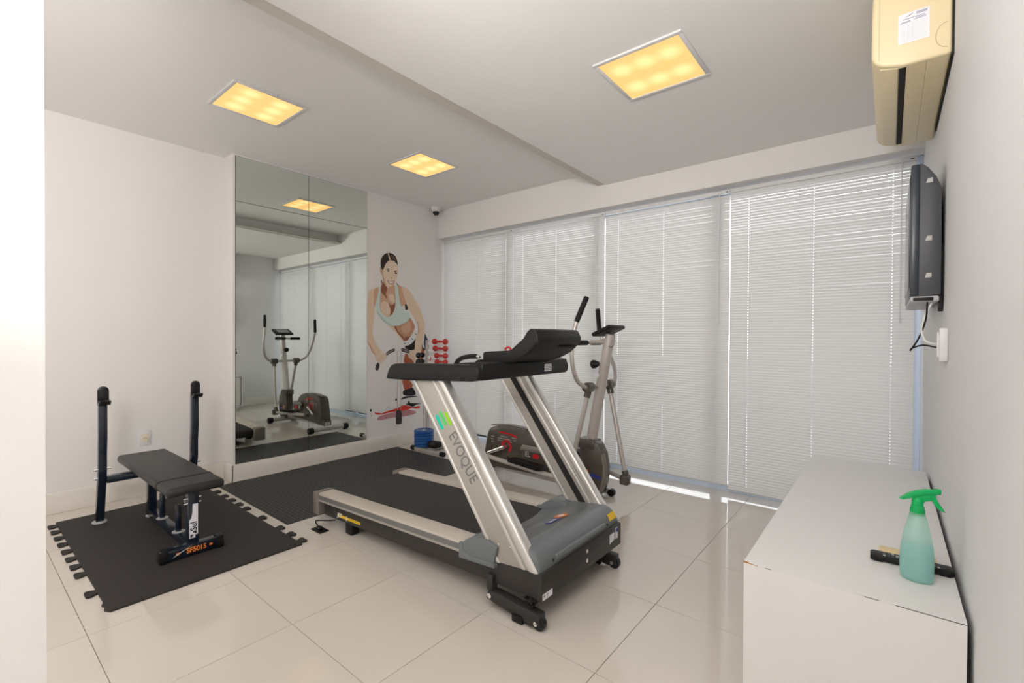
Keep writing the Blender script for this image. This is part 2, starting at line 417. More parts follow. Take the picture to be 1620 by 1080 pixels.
for k in range(4):
    x0, x1 = BX[k] + 0.0025, BX[k + 1] - 0.0025
    L = x1 - x0
    zb = (0.115, 0.105, 0.075, 0.045)[k]
    root = thing('venetian_blind', bl_labels[k], 'blind', (x0, SY, zb), 'closed white venetian blinds')
    hr = build('headrail', MB().box(x0, x1, SY - 0.014, SY + 0.014, 2.492, 2.522, bevel=0.002), trimw_m, root)
    build('end_plug', MB().box(x1 - 0.03, x1 - 0.012, SY - 0.0155, SY - 0.013, 2.500, 2.507), dark_m, hr)
    build('bottom_rail', MB().box(x0, x1, SY - 0.012, SY + 0.012, zb, zb + 0.014, bevel=0.003), slat_m, root)
    me = slat_mesh(L)
    z = zb + 0.027; i = 0
    while z < 2.487:
        o = bpy.data.objects.new('slat', me); COL.objects.link(o); o.parent = root
        o.location = (0, 0, z - zb)
        tilt = 70 + random.uniform(-1.2, 1.2)
        if k == 3 and z > 1.6: tilt = 68.5 + random.uniform(-2.0, 1.5)
        o.rotation_euler = (math.radians(-(90 - tilt)), random.uniform(-0.0006, 0.0006), 0)
        z += PITCH; i += 1
    for c in CORDS:
        mb = MB()
        mb.tube([(x0 + c - 0.004, SY - 0.0135, 2.49), (x0 + c - 0.004, SY - 0.0135, zb + 0.01)], 0.0006, 5)
        mb.tube([(x0 + c, SY + 0.0135, 2.49), (x0 + c, SY + 0.0135, zb + 0.01)], 0.0006, 5)
        build('ladder_cord', mb, cord_m, root)
    wxp = x1 - 0.075
    mb = MB(); mb.tube([(wxp, SY - 0.03, 2.50), (wxp, SY - 0.032, 1.44)], 0.0035, 6)
    wd = build('tilt_wand', mb, cord_m, root)
    build('wand_tip', MB().cyl((wxp, SY - 0.032, 1.44), (wxp, SY - 0.032, 1.405), 0.006, 8), cord_m, wd)

# ------------------------------------------------------------------ ceiling lamps
lamp_spec = [((-3.42, 1.393, ZC), 'square lit ceiling lamp on the upper ceiling nearest the camera'),
             ((-3.40, 2.846, ZC), 'square lit ceiling lamp on the upper ceiling in front of the poster'),
             ((-1.013, 2.438, ZD), 'square lit ceiling lamp in the dropped ceiling above the treadmill')]
for (c, lab) in lamp_spec:
    x, y, z = c; h = 0.236
    root = thing('ceiling_lamp', lab, 'lamp', (x, y, z - 0.006), 'square warm ceiling lamps')
    mb = MB(); w = 0.022
    for (a, b, cc, d) in ((-h, h, -h, -h + w), (-h, h, h - w, h), (-h, -h + w, -h + w, h - w), (h - w, h, -h + w, h - w)):
        mb.box(x + a, x + b, y + cc, y + d, z - 0.010, z, bevel=0.002)
    build('lamp_frame', mb, trimw_m, root)
    build('diffuser', MB().box(x - h + w, x + h - w, y - h + w, y + h - w, z - 0.006, z - 0.001), lamp_m, root, smooth=0)

# ------------------------------------------------------------------ wall mirror
MY = (1.637, 2.304, 2.968); MZ = (0.154, 2.485, 2.885)
root = thing('mirror', 'tall frameless mirror of four panes covering the wall beside the poster', 'mirror', (XM, 2.3, 0.154))
build('backing', MB().box(XM, XM + 0.001, MY[0] - 0.001, MY[2] + 0.001, MZ[0] - 0.001, MZ[2] + 0.001), dark_m, root, smooth=0)
for j in range(2):
    for i in range(2):
        g = 0.0020
        build('mirror_pane', MB().box(XM + 0.001, XM + 0.0045, MY[i] + g, MY[i + 1] - g, MZ[j] + g, MZ[j + 1] - g), mirror_m, root, smooth=0)

# ------------------------------------------------------------------ printed wall sticker
PCOL = dict(pinkshadow=(0.50, 0.24, 0.25), shoewhite=(0.70, 0.68, 0.67), red=(0.62, 0.04, 0.02), black=(0.012, 0.010, 0.014), navy=(0.022, 0.026, 0.06),
            white=(0.76, 0.76, 0.76), legred=(0.42, 0.10, 0.05), belly=(0.52, 0.27, 0.17), skin=(0.74, 0.57, 0.42), skinmid=(0.62, 0.38, 0.25), skindark=(0.27, 0.10, 0.055),
            skinpale=(0.76, 0.61, 0.47), skinlight2=(0.80, 0.66, 0.53), bar=(0.055, 0.040, 0.045), barlight=(0.34, 0.30, 0.31), mint=(0.58, 0.69, 0.64), mintdark=(0.44, 0.57, 0.53),
            hair=(0.022, 0.012, 0.010), hairlight=(0.13, 0.075, 0.065), lips=(0.50, 0.20, 0.15), greyline=(0.42, 0.40, 0.39))
PRINT = [
 ('skin_shadow', 'pinkshadow', [3096,358,3127,386,3184,400,3366,410,3544,414,3629,395,3680,360,3572,340,3406,344,3274,345,3133,335]),
 ('shoe', 'shoewhite', [3426,542,3460,583,3657,570,3730,511,3745,474,3716,431,3600,427,3460,460,3339,452,3234,442,3171,429,3158,441,3234,464,3359,472,3419,498]),
 ('shoe_red', 'red', [3062,447,3096,430,3127,431,3158,414,3222,431,3359,447,3426,462,3446,478,3529,469,3600,433,3657,438,3716,443,3725,415,3658,408,3600,427,3544,414,3474,409,3366,414,3247,412,3158,403,3084,411]),
 ('shoe_black', 'black', [3426,547,3473,580,3571,578,3664,571,3683,557,3571,559,3501,554,3446,543]),
 ('shoe_black', 'black', [3488,477,3529,486,3540,521,3560,519,3564,488,3733,477,3733,466,3657,463,3629,441,3586,444,3543,471]),
 ('sock', 'black', [3459,650,3529,667,3606,689,3657,601,3657,587,3599,575,3460,591]),
 ('leg', 'legred', [3438,786,3556,778,3613,705,3599,678,3529,661,3480,654,3466,717]),
 ('leg', 'legred', [3502,1101,3548,1060,3598,1014,3648,960,3465,968,3479,1051]),
 ('leg', 'legred', [3713,1142,3772,1159,3795,1112,3772,1042,3713,1010,3677,1011]),
 ('shorts', 'navy', [3794,1345,3819,1299,3852,1240,3847,1184,3817,1193,3802,1117,3772,1124,3739,1171,3757,1252]),
 ('shorts_stripe', 'white', [3783,1322,3795,1319,3772,1217,3794,1153,3779,1145,3751,1200]),
 ('shorts', 'black', [3485,1185,3540,1190,3597,1218,3657,1286,3712,1321,3713,1148,3633,1132,3569,1126,3499,1149]),
 ('waistband', 'white', [3464,1219,3485,1232,3533,1243,3597,1295,3636,1355,3653,1401,3690,1413,3690,1333,3651,1275,3600,1218,3547,1190,3485,1183]),
 ('waist_mark', 'black', [3471,1219,3501,1212,3499,1204,3474,1208]),
 ('waist_mark', 'black', [3533,1226,3545,1207,3536,1205,3526,1223]),
 ('waist_mark', 'black', [3587,1278,3611,1258,3605,1252,3582,1270]),
 ('waist_mark', 'black', [3636,1338,3671,1323,3668,1316,3634,1330]),
 ('abdomen', 'belly', [3245,1429,3321,1431,3435,1439,3522,1471,3564,1533,3605,1474,3643,1420,3620,1359,3568,1286,3508,1239,3464,1236,3421,1298,3349,1367,3279,1407]),
 ('abdomen_light', 'skin', [3245,1423,3307,1419,3378,1356,3450,1268,3479,1236,3457,1239,3406,1298,3335,1356]),
 ('abdomen_dark', 'skindark', [3335,1420,3363,1420,3370,1368,3464,1292,3501,1251,3479,1243,3442,1280,3356,1362]),
 ('abdomen_dark', 'skindark', [3493,1292,3568,1298,3538,1256,3501,1245,3482,1262]),
 ('abdomen_mid', 'skinmid', [3420,1416,3508,1441,3552,1490,3582,1431,3567,1359,3508,1322,3449,1345]),
 ('chest', 'skinmid', [3116,1837,3156,1869,3347,1885,3390,1901,3462,1884,3521,1776,3492,1679,3441,1652,3321,1506,3238,1509,3136,1579,3116,1679]),
 ('chest_light', 'skin', [3145,1681,3203,1702,3251,1676,3279,1597,3272,1539,3231,1519,3183,1536,3150,1591]),
 ('chest_light', 'skin', [3250,1779,3320,1796,3341,1716,3320,1680,3267,1712]),
 ('chest_dark', 'skindark', [3251,1688,3285,1655,3320,1669,3345,1693,3341,1623,3306,1558,3268,1533,3286,1586,3276,1632]),
 ('neck', 'skindark', [3171,1927,3202,1890,3236,1861,3230,1824,3212,1788,3237,1721,3221,1732,3183,1774,3150,1795,3153,1863]),
 ('neck_light', 'skinmid', [3243,1859,3278,1851,3319,1871,3345,1885,3345,1798,3292,1783,3244,1790]),
 ('arm', 'skin', [3383,1897,3462,1884,3521,1877,3573,1833,3642,1736,3719,1630,3775,1528,3794,1448,3787,1361,3768,1275,3745,1176,3737,1090,3621,1093,3644,1189,3674,1299,3689,1421,3643,1499,3574,1587,3529,1633,3499,1691,3455,1700,3412,1768]),
 ('arm_dark', 'skinmid', [3383,1897,3440,1885,3455,1806,3492,1726,3521,1656,3499,1685,3455,1653,3426,1698,3393,1790]),
 ('arm_dark', 'skinmid', [3658,1494,3689,1470,3713,1385,3697,1299,3674,1226,3667,1262,3686,1348,3688,1421]),
 ('arm', 'skin', [2972,1779,3025,1818,3090,1852,3136,1861,3116,1781,3084,1678,3067,1621,3062,1565,3057,1497,3045,1408,3039,1330,3059,1263,3105,1184,3174,1103,3066,1095,3014,1185,2973,1252]),
 ('arm_dark', 'skinmid', [3051,1826,3116,1854,3113,1781,3084,1678,3067,1626,3051,1642,3057,1743]),
 ('arm_dark', 'skinmid', [2973,1268,3001,1230,3040,1162,3079,1100,3040,1101,3001,1185,2973,1230]),
 ('forearm', 'skin', [2973,1243,2975,1337,3038,1337,3051,1274,3094,1179,3162,1102,3088,1058,3039,1128,2997,1201]),
 ('forearm_dark', 'skinmid', [2973,1243,2991,1233,3027,1180,3069,1106,3094,1063,3079,1069,3033,1133,2994,1201]),
 ('forearm', 'skin', [3654,1321,3771,1368,3771,1298,3749,1206,3720,1142,3698,1102,3633,1121,3640,1218]),
 ('handlebar', 'bar', [3214,1105,3271,1139,3343,1161,3348,1121,3278,1103,3227,1068]),
 ('handlebar', 'bar', [3433,1163,3499,1149,3569,1116,3558,1085,3485,1109,3433,1118]),
 ('handlebar_light', 'barlight', [3220,1094,3278,1125,3344,1146,3346,1138,3281,1116,3223,1083]),
 ('handlebar_light', 'barlight', [3433,1147,3496,1134,3565,1105,3562,1096,3492,1123,3433,1136]),
 ('handlebar', 'bar', [3104,1008,3140,979,3119,914,3101,907,3072,921,3082,958]),
 ('handlebar', 'bar', [3677,1011,3691,993,3684,965,3645,972,3655,994]),
 ('hand', 'skinpale', [3084,1065,3119,1094,3156,1112,3200,1101,3227,1085,3235,1053,3213,1038,3197,1012,3175,1012,3163,995,3144,985,3129,998,3109,1010,3092,1026,3079,1044]),
 ('hand', 'skinpale', [3565,1132,3640,1136,3698,1123,3716,1096,3684,1051,3655,1017,3629,994,3605,1013,3576,1023,3555,1040,3530,1047,3552,1092]),
 ('finger_line', 'skinmid', [3131,1062,3156,1024,3153,1021,3128,1058]),
 ('finger_line', 'skinmid', [3156,1074,3184,1033,3180,1030,3153,1070]),
 ('finger_line', 'skinmid', [3107,1052,3131,1014,3128,1011,3103,1048]),
 ('finger_line', 'skinmid', [3569,1083,3541,1049,3547,1047,3575,1079]),
 ('finger_line', 'skinmid', [3597,1065,3573,1028,3579,1026,3603,1061]),
 ('finger_line', 'skinmid', [3633,1052,3612,1013,3618,1011,3639,1049]),
 ('top', 'mint', [3133,1859,3149,1865,3143,1783,3134,1681,3140,1591,3167,1544,3224,1517,3279,1526,3320,1562,3345,1635,3356,1717,3342,1821,3339,1891,3359,1913,3384,1885,3390,1801,3412,1697,3441,1628,3485,1589,3537,1603,3564,1551,3564,1515,3507,1459,3420,1427,3307,1413,3238,1429,3170,1473,3117,1533,3080,1599,3084,1666,3103,1769,3123,1838]),
 ('top_shade', 'mintdark', [3084,1605,3117,1533,3170,1473,3238,1429,3307,1413,3300,1425,3238,1452,3177,1501,3123,1567]),
 ('top_shade', 'mintdark', [3564,1533,3507,1477,3420,1441,3420,1427,3507,1459,3564,1515]),
 ('armpit', 'hair', [3482,1674,3504,1685,3529,1645,3522,1611,3492,1613]),
 ('strap_back', 'hair', [3361,1928,3383,1906,3393,1898,3383,1894,3359,1918]),
 ('ear', 'skinmid', [3132,2083,3152,2075,3168,2034,3165,2000,3148,2007,3135,2042]),
 ('earring', 'hair', [3150,1936,3161,1931,3159,1897,3149,1902]),
 ('face', 'skinpale', [3202,2117,3229,2155,3266,2179,3318,2178,3363,2155,3382,2116,3382,2046,3372,1999,3354,1944,3326,1889,3298,1862,3267,1850,3230,1860,3196,1891,3175,1930,3165,1988,3160,2044,3179,2064]),
 ('face_shade', 'skinmid', [3160,2044,3171,2051,3185,1979,3198,1924,3234,1870,3196,1891,3175,1930,3165,1988]),
 ('face_shade', 'skinmid', [3267,1850,3298,1862,3326,1889,3350,1938,3319,1900,3278,1871,3243,1866]),
 ('face_shade', 'skinmid', [3288,1990,3308,1980,3298,1962,3280,1968]),
 ('face_shade', 'skinlight2', [3319,2109,3361,2102,3368,2056,3333,2064]),
 ('brow', 'hair', [3220,2067,3247,2079,3277,2070,3249,2067,3222,2058]),
 ('brow', 'hair', [3327,2056,3355,2067,3379,2058,3357,2055,3330,2047]),
 ('eye', 'hair', [3225,2048,3247,2060,3272,2054,3250,2040]),
 ('eye', 'hair', [3330,2036,3352,2048,3376,2040,3354,2026]),
 ('lips', 'lips', [3227,1947,3266,1935,3301,1936,3339,1952,3328,1917,3298,1897,3264,1900,3242,1914]),
 ('teeth', 'white', [3240,1938,3271,1928,3298,1929,3326,1940,3319,1921,3294,1908,3261,1912]),
 ('hair', 'hair', [3239,2257,3195,2239,3161,2203,3144,2155,3142,2099,3152,2072,3168,2043,3182,2064,3204,2115,3230,2153,3266,2177,3318,2178,3361,2151,3379,2125,3377,2162,3360,2213,3332,2244,3290,2261]),
 ('hair_shine', 'hairlight', [3279,2248,3318,2236,3349,2205,3360,2172,3325,2191,3297,2204]),
 ('parting', 'skinpale', [3238,2252,3252,2254,3279,2182,3260,2177]),
 ('pole_edge', 'greyline', [3370,1126,3378,1126,3382,423,3375,423]),
 ('pole_edge', 'greyline', [3425,1120,3432,1119,3428,422,3422,422]),
 ('pole_foot', 'bar', [3360,416,3376,430,3428,424,3448,378,3444,267,3431,256,3366,259,3357,274]),
 ('ink', 'black', [3006,482,3023,485,3032,469,3023,453,3008,457]),
 ('ink', 'black', [3352,566,3368,568,3376,547,3360,540,3349,550]),
 ('ink', 'greyline', [3228,478,3271,486,3273,480,3232,471]),
 ('ink', 'greyline', [3017,442,3035,398,3030,393,3013,438]),
]

root = thing('wall_sticker', 'life-size printed wall sticker of an athletic woman in a mint top', 'wall sticker', (XM, 3.35, 0.25))
groups = {}
for k, (nm, cname, L) in enumerate(PRINT):
    pts = [Vector((L[i] / 1000, L[i + 1] / 1000)) for i in range(0, len(L), 2)]
    pts = [p if p.x > 2.971 else Vector((2.971, p.y)) for p in pts]
    if len(pts) > 5:
        for _ in range(2):
            q = []
            for i in range(len(pts)):
                a, b = pts[i], pts[(i + 1) % len(pts)]
                q += [a * 0.75 + b * 0.25, a * 0.25 + b * 0.75]
            pts = q
    groups[(nm, cname, k)] = [(k, pts)]
for (nm, cname, _k), shapes in groups.items():
    pm = mat('print_' + cname, PCOL[cname], 0.6, noise=0.03, nscale=25)
    mb = MB()
    for (k, pts) in shapes:
        xk = XM + 0.0004 + k * 0.00006
        n = len(pts)
        ar = sum(pts[i].x * pts[(i + 1) % n].y - pts[(i + 1) % n].x * pts[i].y for i in range(n))
        if ar < 0: pts = pts[::-1]
        mb.add([(xk, p.x, p.y) for p in pts], [tuple(range(n))])
    build('printed_' + nm, mb, pm, root, smooth=0, recalc=False)

# ------------------------------------------------------------------ small wall things
def socket_plate(y, z):
    root = thing('wall_socket', 'cream wall socket on the left wall above the bench', 'socket', (XL, y, z - 0.06))
    build('plate', MB().box(XL, XL + 0.008, y - 0.038, y + 0.038, z - 0.06, z + 0.06, bevel=0.003), trimw_m, root)
    build('insert', MB().box(XL + 0.006, XL + 0.011, y - 0.025, y + 0.025, z - 0.034, z + 0.034, bevel=0.002), socket_m, root)
    mb = MB()
    for d in (-0.011, 0, 0.011): mb.cyl((XL + 0.0105, y + d, z - 0.004 + (0.004 if d == 0 else 0)), (XL + 0.0115, y + d, z - 0.004 + (0.004 if d == 0 else 0)), 0.003, 10)
    build('pin_holes', mb, dark_m, root)
socket_plate(1.034, 0.463)

root = thing('dome_camera', 'small white security camera with black dome in the ceiling corner', 'camera', (-4.392, 3.885, ZC - 0.10))
build('housing', MB().lathe([(0.062, 0), (0.062, -0.012), (0.055, -0.04), (0.046, -0.055)], (-4.392, 3.885, ZC)), trimw_m, root)
build('dome', MB().lathe([(0.040, -0.050), (0.040, -0.060), (0.036, -0.080), (0.024, -0.094), (0.001, -0.099)], (-4.392, 3.885, ZC)), blackg_m, root)

# ------------------------------------------------------------------ air conditioner
Y0, Y1, ZB = 2.27, 3.22, 2.3206
root = thing('air_conditioner', 'yellowed cream split air conditioner high on the right wall', 'air conditioner', (XR, 2.75, ZB))
prof = [(XR - 0.005, ZB), (0.027, ZB), (-0.032, 2.337), (-0.056, 2.355), (-0.066, 2.381), (-0.066, 2.52), (-0.062, 2.665), (-0.043, 2.695), (0.0, 2.705), (XR - 0.005, 2.705)]
build('body', MB().prism(prof, 'y', Y0, Y1, bevel=0.011, seg=3), cream_m, root, smooth=40)
build('mounting_plate', MB().box(XR - 0.0055, XR - 0.0002, Y0 - 0.003, Y1 - 0.16, 2.313, 2.62), dark_m, root)
build('air_outlet', MB().box(0.0163, 0.038, Y0 + 0.02, Y1 - 0.05, ZB - 0.0015, ZB + 0.0005), dark_m, root, smooth=0)
build('louvre', MB().box(-0.045, 0.010, Y0 + 0.02, Y1 - 0.05, -0.002, 0.002, bevel=0.0015, M=Matrix.Translation((0.005, 0, ZB + 0.0055)) @ Matrix.Rotation(math.radians(14), 4, 'Y')), cream_m, root)
seam_m = mat('seam_shadow', (0.42, 0.33, 0.19), 0.7, noise=0.05)
mb = MB().box(0.0945, 0.0957, Y0 + 0.01, Y1 - 0.01, ZB - 0.0007, ZB + 0.0005)
build('seam', mb, seam_m, root, smooth=0)
build('front_seam', MB().box(-0.043, -0.0418, Y0 - 0.0004, Y0 + 0.0004, 2.362, 2.615), seam_m, root, smooth=0)
mb = MB(); arc = [(0.150 - 0.032 * math.cos(a), 2.39 + 0.045 * math.sin(a)) for a in [PI * (t / 10 - 0.5) * 0.999 for t in range(11)]]
mb.tube([(p[0], Y0 - 0.0003, p[1]) for p in arc], 0.0009, 5)
build('side_cover_seam', mb, seam_m, root)
Mp = basis((0.057, Y0 - 0.0005, 2.455), (1, 0, 0), (0, 0, 1))
pap = build('maintenance_sheet', flat(Mp, rect(0.088, 0.110), 0.0006), paper_m, root, smooth=0)
Mp2 = basis((0.057, Y0 - 0.0012, 2.455), (1, 0, 0), (0, 0, 1))
mb = MB()
for i in range(11):
    m2 = flat(Mp2, rect(0.076, 0.0007, 0, -0.048 + i * 0.0062), 0.0003); mb.add(m2.v, m2.f)
for xx in (-0.027, -0.016, -0.003):
    m2 = flat(Mp2, rect(0.0007, 0.063, xx, -0.016), 0.0003); mb.add(m2.v, m2.f)
build('printed_table', mb, mat('faint_grey_print', (0.55, 0.55, 0.62), 0.7, noise=0.02), pap, smooth=0)['kind'] = 'stuff'
mb = MB()
for (cx, cy, w, h) in ((0.0, 0.033, 0.060, 0.0022), (-0.022, 0.024, 0.026, 0.002), (0.020, 0.028, 0.030, 0.002), (-0.024, 0.0205, 0.031, 0.0018), (0.018, 0.0240, 0.031, 0.0018)):
    m2 = flat(Mp2, rect(w, h, cx, cy), 0.0003); mb.add(m2.v, m2.f)
m2 = flat(Mp2, [(-0.026, 0.039), (-0.011, 0.043), (0.000, 0.051), (-0.007, 0.049), (-0.015, 0.045)], 0.0003); mb.add(m2.v, m2.f)
for q in range(3):
    m2 = flat(Mp2, rect(0.031, 0.002, 0.022, 0.042 + q * 0.0033), 0.0003); mb.add(m2.v, m2.f)
build('printed_heading', mb, mat('grey_violet_print', (0.26, 0.25, 0.36), 0.7, noise=0.02), pap, smooth=0)['kind'] = 'stuff'

# ------------------------------------------------------------------ television
Y0, Y1 = 2.51, 3.23
root = thing('television', 'dark grey flat television on a bracket seen from its side', 'television', (0.11, 2.87, 1.452))
build('housing', MB().prism([(0.0893, 1.474), (0.157, 1.4786), (0.157, 1.672), (0.1550, 1.9045), (0.1395, 1.951), (0.1135, 1.993), (0.093, 2.0124), (0.0893, 2.0124)], 'y', Y0, Y1, bevel=0.004, seg=2), tvb_m, root, smooth=40)
build('bezel', MB().box(0.0623, 0.0897, Y0 - 0.003, Y1 + 0.003, 1.473, 2.0105, bevel=0.005), tvd_m, root)
build('screen', MB().box(0.0595, 0.0632, Y0 + 0.033, Y1 - 0.033, 1.514, 1.978, bevel=0.0015), blackg_m, root)
for z in (1.937, 1.7046, 1.556):
    build('side_slot', MB().prism([(0.108, z - 0.0075), (0.1283, z - 0.0075), (0.1283, z + 0.011), (0.1135, z + 0.011)], 'y', Y0 - 0.001, Y0 + 0.002), lgrey_m, root, smooth=0)
build('speaker_bar', MB().box(0.064, 0.153, Y0 - 0.002, Y1, 1.4507, 1.474, bevel=0.006), mat('tv_silver', (0.45, 0.45, 0.46), 0.4, noise=0.03), root)
build('speaker_end', MB().box(0.0725, 0.135, Y0 - 0.0045, Y0, 1.4544, 1.4683, bevel=0.0022), black_m, root)
build('wall_bracket', MB().box(0.1565, XR - 0.0006, 2.62, 3.12, 1.60, 1.82, bevel=0.002), black_m, root)
build('bracket_hook', MB().prism([(0.1575, 1.486), (XR - 0.0006, 1.43), (XR - 0.0006, 1.69), (0.1575, 1.69)], 'y', 2.57, 2.61), black_m, root)
build('bracket_latch', MB().box(0.151, XR - 0.0015, 2.545, 2.565, 1.412, 1.486, bevel=0.003), black_m, root)
root2 = thing('cable_socket', 'white cable socket box on the right wall under the television', 'socket', (XR, 2.37, 1.218))
build('box', MB().box(0.143, XR, 2.333, 2.406, 1.218, 1.341, bevel=0.004), trimw_m, root2)
build('face_plate', MB().box(0.138, 0.144, 2.342, 2.397, 1.232, 1.327, bevel=0.003), cable_w, root2)
c = build('antenna_cable', MB().tube(smooth_path([(0.132, 2.535, 1.449), (0.111, 2.512, 1.393), (0.099, 2.48, 1.336), (0.108, 2.44, 1.295), (0.125, 2.41, 1.283), (0.139, 2.385, 1.280)]), 0.0038, 8), cable_w, None, loc=(0.132, 2.535, 1.449))
tag(c, 'white cable looping from the television down to its wall socket', 'cable')
c = build('power_cable', MB().tube(smooth_path([(0.118, 2.53, 1.449), (0.112, 2.50, 1.374), (0.089, 2.46, 1.300), (0.066, 2.43, 1.256), (0.070, 2.40, 1.264), (0.100, 2.38, 1.276), (0.138, 2.365, 1.268)]), 0.0031, 8), black_m, None, loc=(0.118, 2.53, 1.449))
tag(c, 'thin black cable hanging in a bend under the television', 'cable')

# ------------------------------------------------------------------ cabinet
CX0, CX1, CY0, CY1, CZ = -0.345, 0.1555, 1.575, 3.262, 0.604
root = thing('low_cabinet', 'low white laminate cabinet along the right wall with chipped corner', 'cabinet', (-0.09, 2.42, 0))
build('top_panel', MB().box(CX0 - 0.0006, CX1, CY0, CY1, CZ - 0.0022, CZ, bevel=0.0006, seg=1), cab_m, root, smooth=0)
build('top_board', MB().box(CX0 + 0.001, CX1, CY0 + 0.021, CY1 - 0.021, CZ - 0.020, CZ - 0.0022), cab_m, root, smooth=0)
for (y0, y1) in ((CY0 + 0.0006, CY0 + 0.021), (CY1 - 0.021, CY1 - 0.0006)):
    build('side_panel', MB().box(CX0, CX1, y0, y1, 0.07, CZ - 0.0026, bevel=0.0006, seg=1), cab_m, root, smooth=0)
build('bottom_panel', MB().box(CX0, CX1, CY0 + 0.021, CY1 - 0.021, 0.07, 0.09, bevel=0.001), cab_m, root)
build('back_panel', MB().box(CX1 - 0.006, CX1, CY0 + 0.021, CY1 - 0.021, 0.09, CZ - 0.021), cab_m, root, smooth=0)
for k in range(3):
    a = CY0 + 0.03 + k * (CY1 - CY0 - 0.06) / 3
    d = build('door', MB().box(CX0 + 0.004, CX0 + 0.022, a + 0.003, a + (CY1 - CY0 - 0.06) / 3 - 0.003, 0.096, CZ - 0.027, bevel=0.0015), cab_m, root)
    build('door_inset', MB().box(CX0 + 0.0035, CX0 + 0.006, a + 0.04, a + (CY1 - CY0 - 0.06) / 3 - 0.04, 0.135, CZ - 0.065, bevel=0.001), base_m, d)
for (x, y) in ((CX0 + 0.07, CY0 + 0.08), (CX0 + 0.07, CY1 - 0.08), (CX1 - 0.06, CY0 + 0.08), (CX1 - 0.06, CY1 - 0.08)):
    build('foot', MB().box(x - 0.035, x + 0.035, y - 0.03, y + 0.03, 0.0, 0.07, bevel=0.003), cab_m, root)
# worn edge: exposed board at the corner and thin open joint along the edge
build('chipped_edge', MB().prism([(CX0 - 0.0015, CZ - 0.0035), (CX0 - 0.0015, CZ + 0.0003), (CX0 + 0.010, CZ + 0.0003), (CX0 + 0.035, CZ - 0.002), (CX0 + 0.04, CZ - 0.004), (CX0 + 0.015, CZ - 0.003)], 'y', CY0 - 0.0006, CY0 + 0.004), chip_m, root, smooth=0)
for (a_, b_) in ((0.060, 0.075), (0.30, 0.33), (0.365, CX1 - CX0 - 0.0005)):
    build('open_joint', MB().box(CX0 + a_, CX0 + b_, CY0 - 0.0002, CY0 + 0.001, CZ - 0.0036, CZ - 0.0024), dark_m, root, smooth=0)

# spray bottle
bx, by, bz = 0.068, 1.775, CZ
root = thing('spray_bottle', 'translucent aqua spray bottle with green trigger head on the cabinet', 'spray bottle', (bx, by, bz))
def milky(name, col, tcol, clear):
    m = bpy.data.materials.new(name); m.use_nodes = True
    nt = m.node_tree; nt.nodes.remove(nt.nodes['Principled BSDF'])
    df = nt.nodes.new('ShaderNodeBsdfDiffuse'); tl = nt.nodes.new('ShaderNodeBsdfTranslucent'); tp = nt.nodes.new('ShaderNodeBsdfTransparent'); gl = nt.nodes.new('ShaderNodeBsdfGlossy')
    nz = nt.nodes.new('ShaderNodeTexNoise'); nz.inputs['Scale'].default_value = 6
    cm = nt.nodes.new('ShaderNodeMix'); cm.data_type = 'RGBA'; cm.inputs[6].default_value = (*[c * 0.96 for c in col], 1); cm.inputs[7].default_value = (*[min(1, c * 1.04) for c in col], 1)
    nt.links.new(nz.outputs['Fac'], cm.inputs[0])
    nt.links.new(cm.outputs[2], df.inputs['Color']); nt.links.new(cm.outputs[2], tl.inputs['Color'])
    tp.inputs['Color'].default_value = (*tcol, 1); gl.inputs['Roughness'].default_value = 0.2
    m1 = nt.nodes.new('ShaderNodeMixShader'); m1.inputs[0].default_value = 0.5
    m2 = nt.nodes.new('ShaderNodeMixShader'); m2.inputs[0].default_value = clear
    m3 = nt.nodes.new('ShaderNodeMixShader'); m3.inputs[0].default_value = 0.04
    nt.links.new(df.outputs[0], m1.inputs[1]); nt.links.new(tl.outputs[0], m1.inputs[2])
    nt.links.new(m1.outputs[0], m2.inputs[1]); nt.links.new(tp.outputs[0], m2.inputs[2])
    nt.links.new(m2.outputs[0], m3.inputs[1]); nt.links.new(gl.outputs[0], m3.inputs[2])
    nt.links.new(m3.outputs[0], nt.nodes['Material Output'].inputs['Surface'])
    return m
bot_m = milky('aqua_translucent_plastic', (0.62, 0.90, 0.82), (0.88, 0.98, 0.95), 0.52)
prof = [(0.030, 0.0), (0.0365, 0.004), (0.0375, 0.012), (0.0385, 0.045), (0.0382, 0.075), (0.0362, 0.10), (0.0305, 0.135), (0.0235, 0.168), (0.0165, 0.196)]
mbb = MB(); seg = 32
for (r, h) in prof:
    for k in range(seg):
        a = 2 * PI * k / seg; rx = r; ry = r * (0.74 + 0.26 * min(1, h / 0.19) ** 2)
        mbb.v.append((bx + rx * math.cos(a), by + ry * math.sin(a), bz + h + 0.0005))
for i in range(len(prof) - 1):
    for k in range(seg):
        k2 = (k + 1) % seg; mbb.f.append((i * seg + k, i * seg + k2, (i + 1) * seg + k2, (i + 1) * seg + k))
mbb.f.append(tuple(range(seg))[::-1])
build('bottle_body', mbb, bot_m, root, smooth=50)
liq_m = milky('aqua_liquid', (0.46, 0.74, 0.76), (0.80, 0.94, 0.96), 0.45)
liq = [(0.029, 0.003), (0.0355, 0.012), (0.0362, 0.045), (0.0358, 0.075), (0.0335, 0.101), (0.001, 0.1012)]
mbb = MB()
for (r, h) in liq:
    for k in range(seg):
        a = 2 * PI * k / seg; mbb.v.append((bx + r * math.cos(a), by + r * 0.74 * math.sin(a), bz + h))
for i in range(len(liq) - 1):
    for k in range(seg):
        k2 = (k + 1) % seg; mbb.f.append((i * seg + k, i * seg + k2, (i + 1) * seg + k2, (i + 1) * seg + k))
build('liquid', mbb, liq_m, root, smooth=50)
collar = MB().lathe([(0.0165, 0.188), (0.0165, 0.207), (0.0155, 0.209), (0.0155, 0.214), (0.0135, 0.216), (0.0135, 0.232), (0.009, 0.238)], (bx, by, bz), 24)
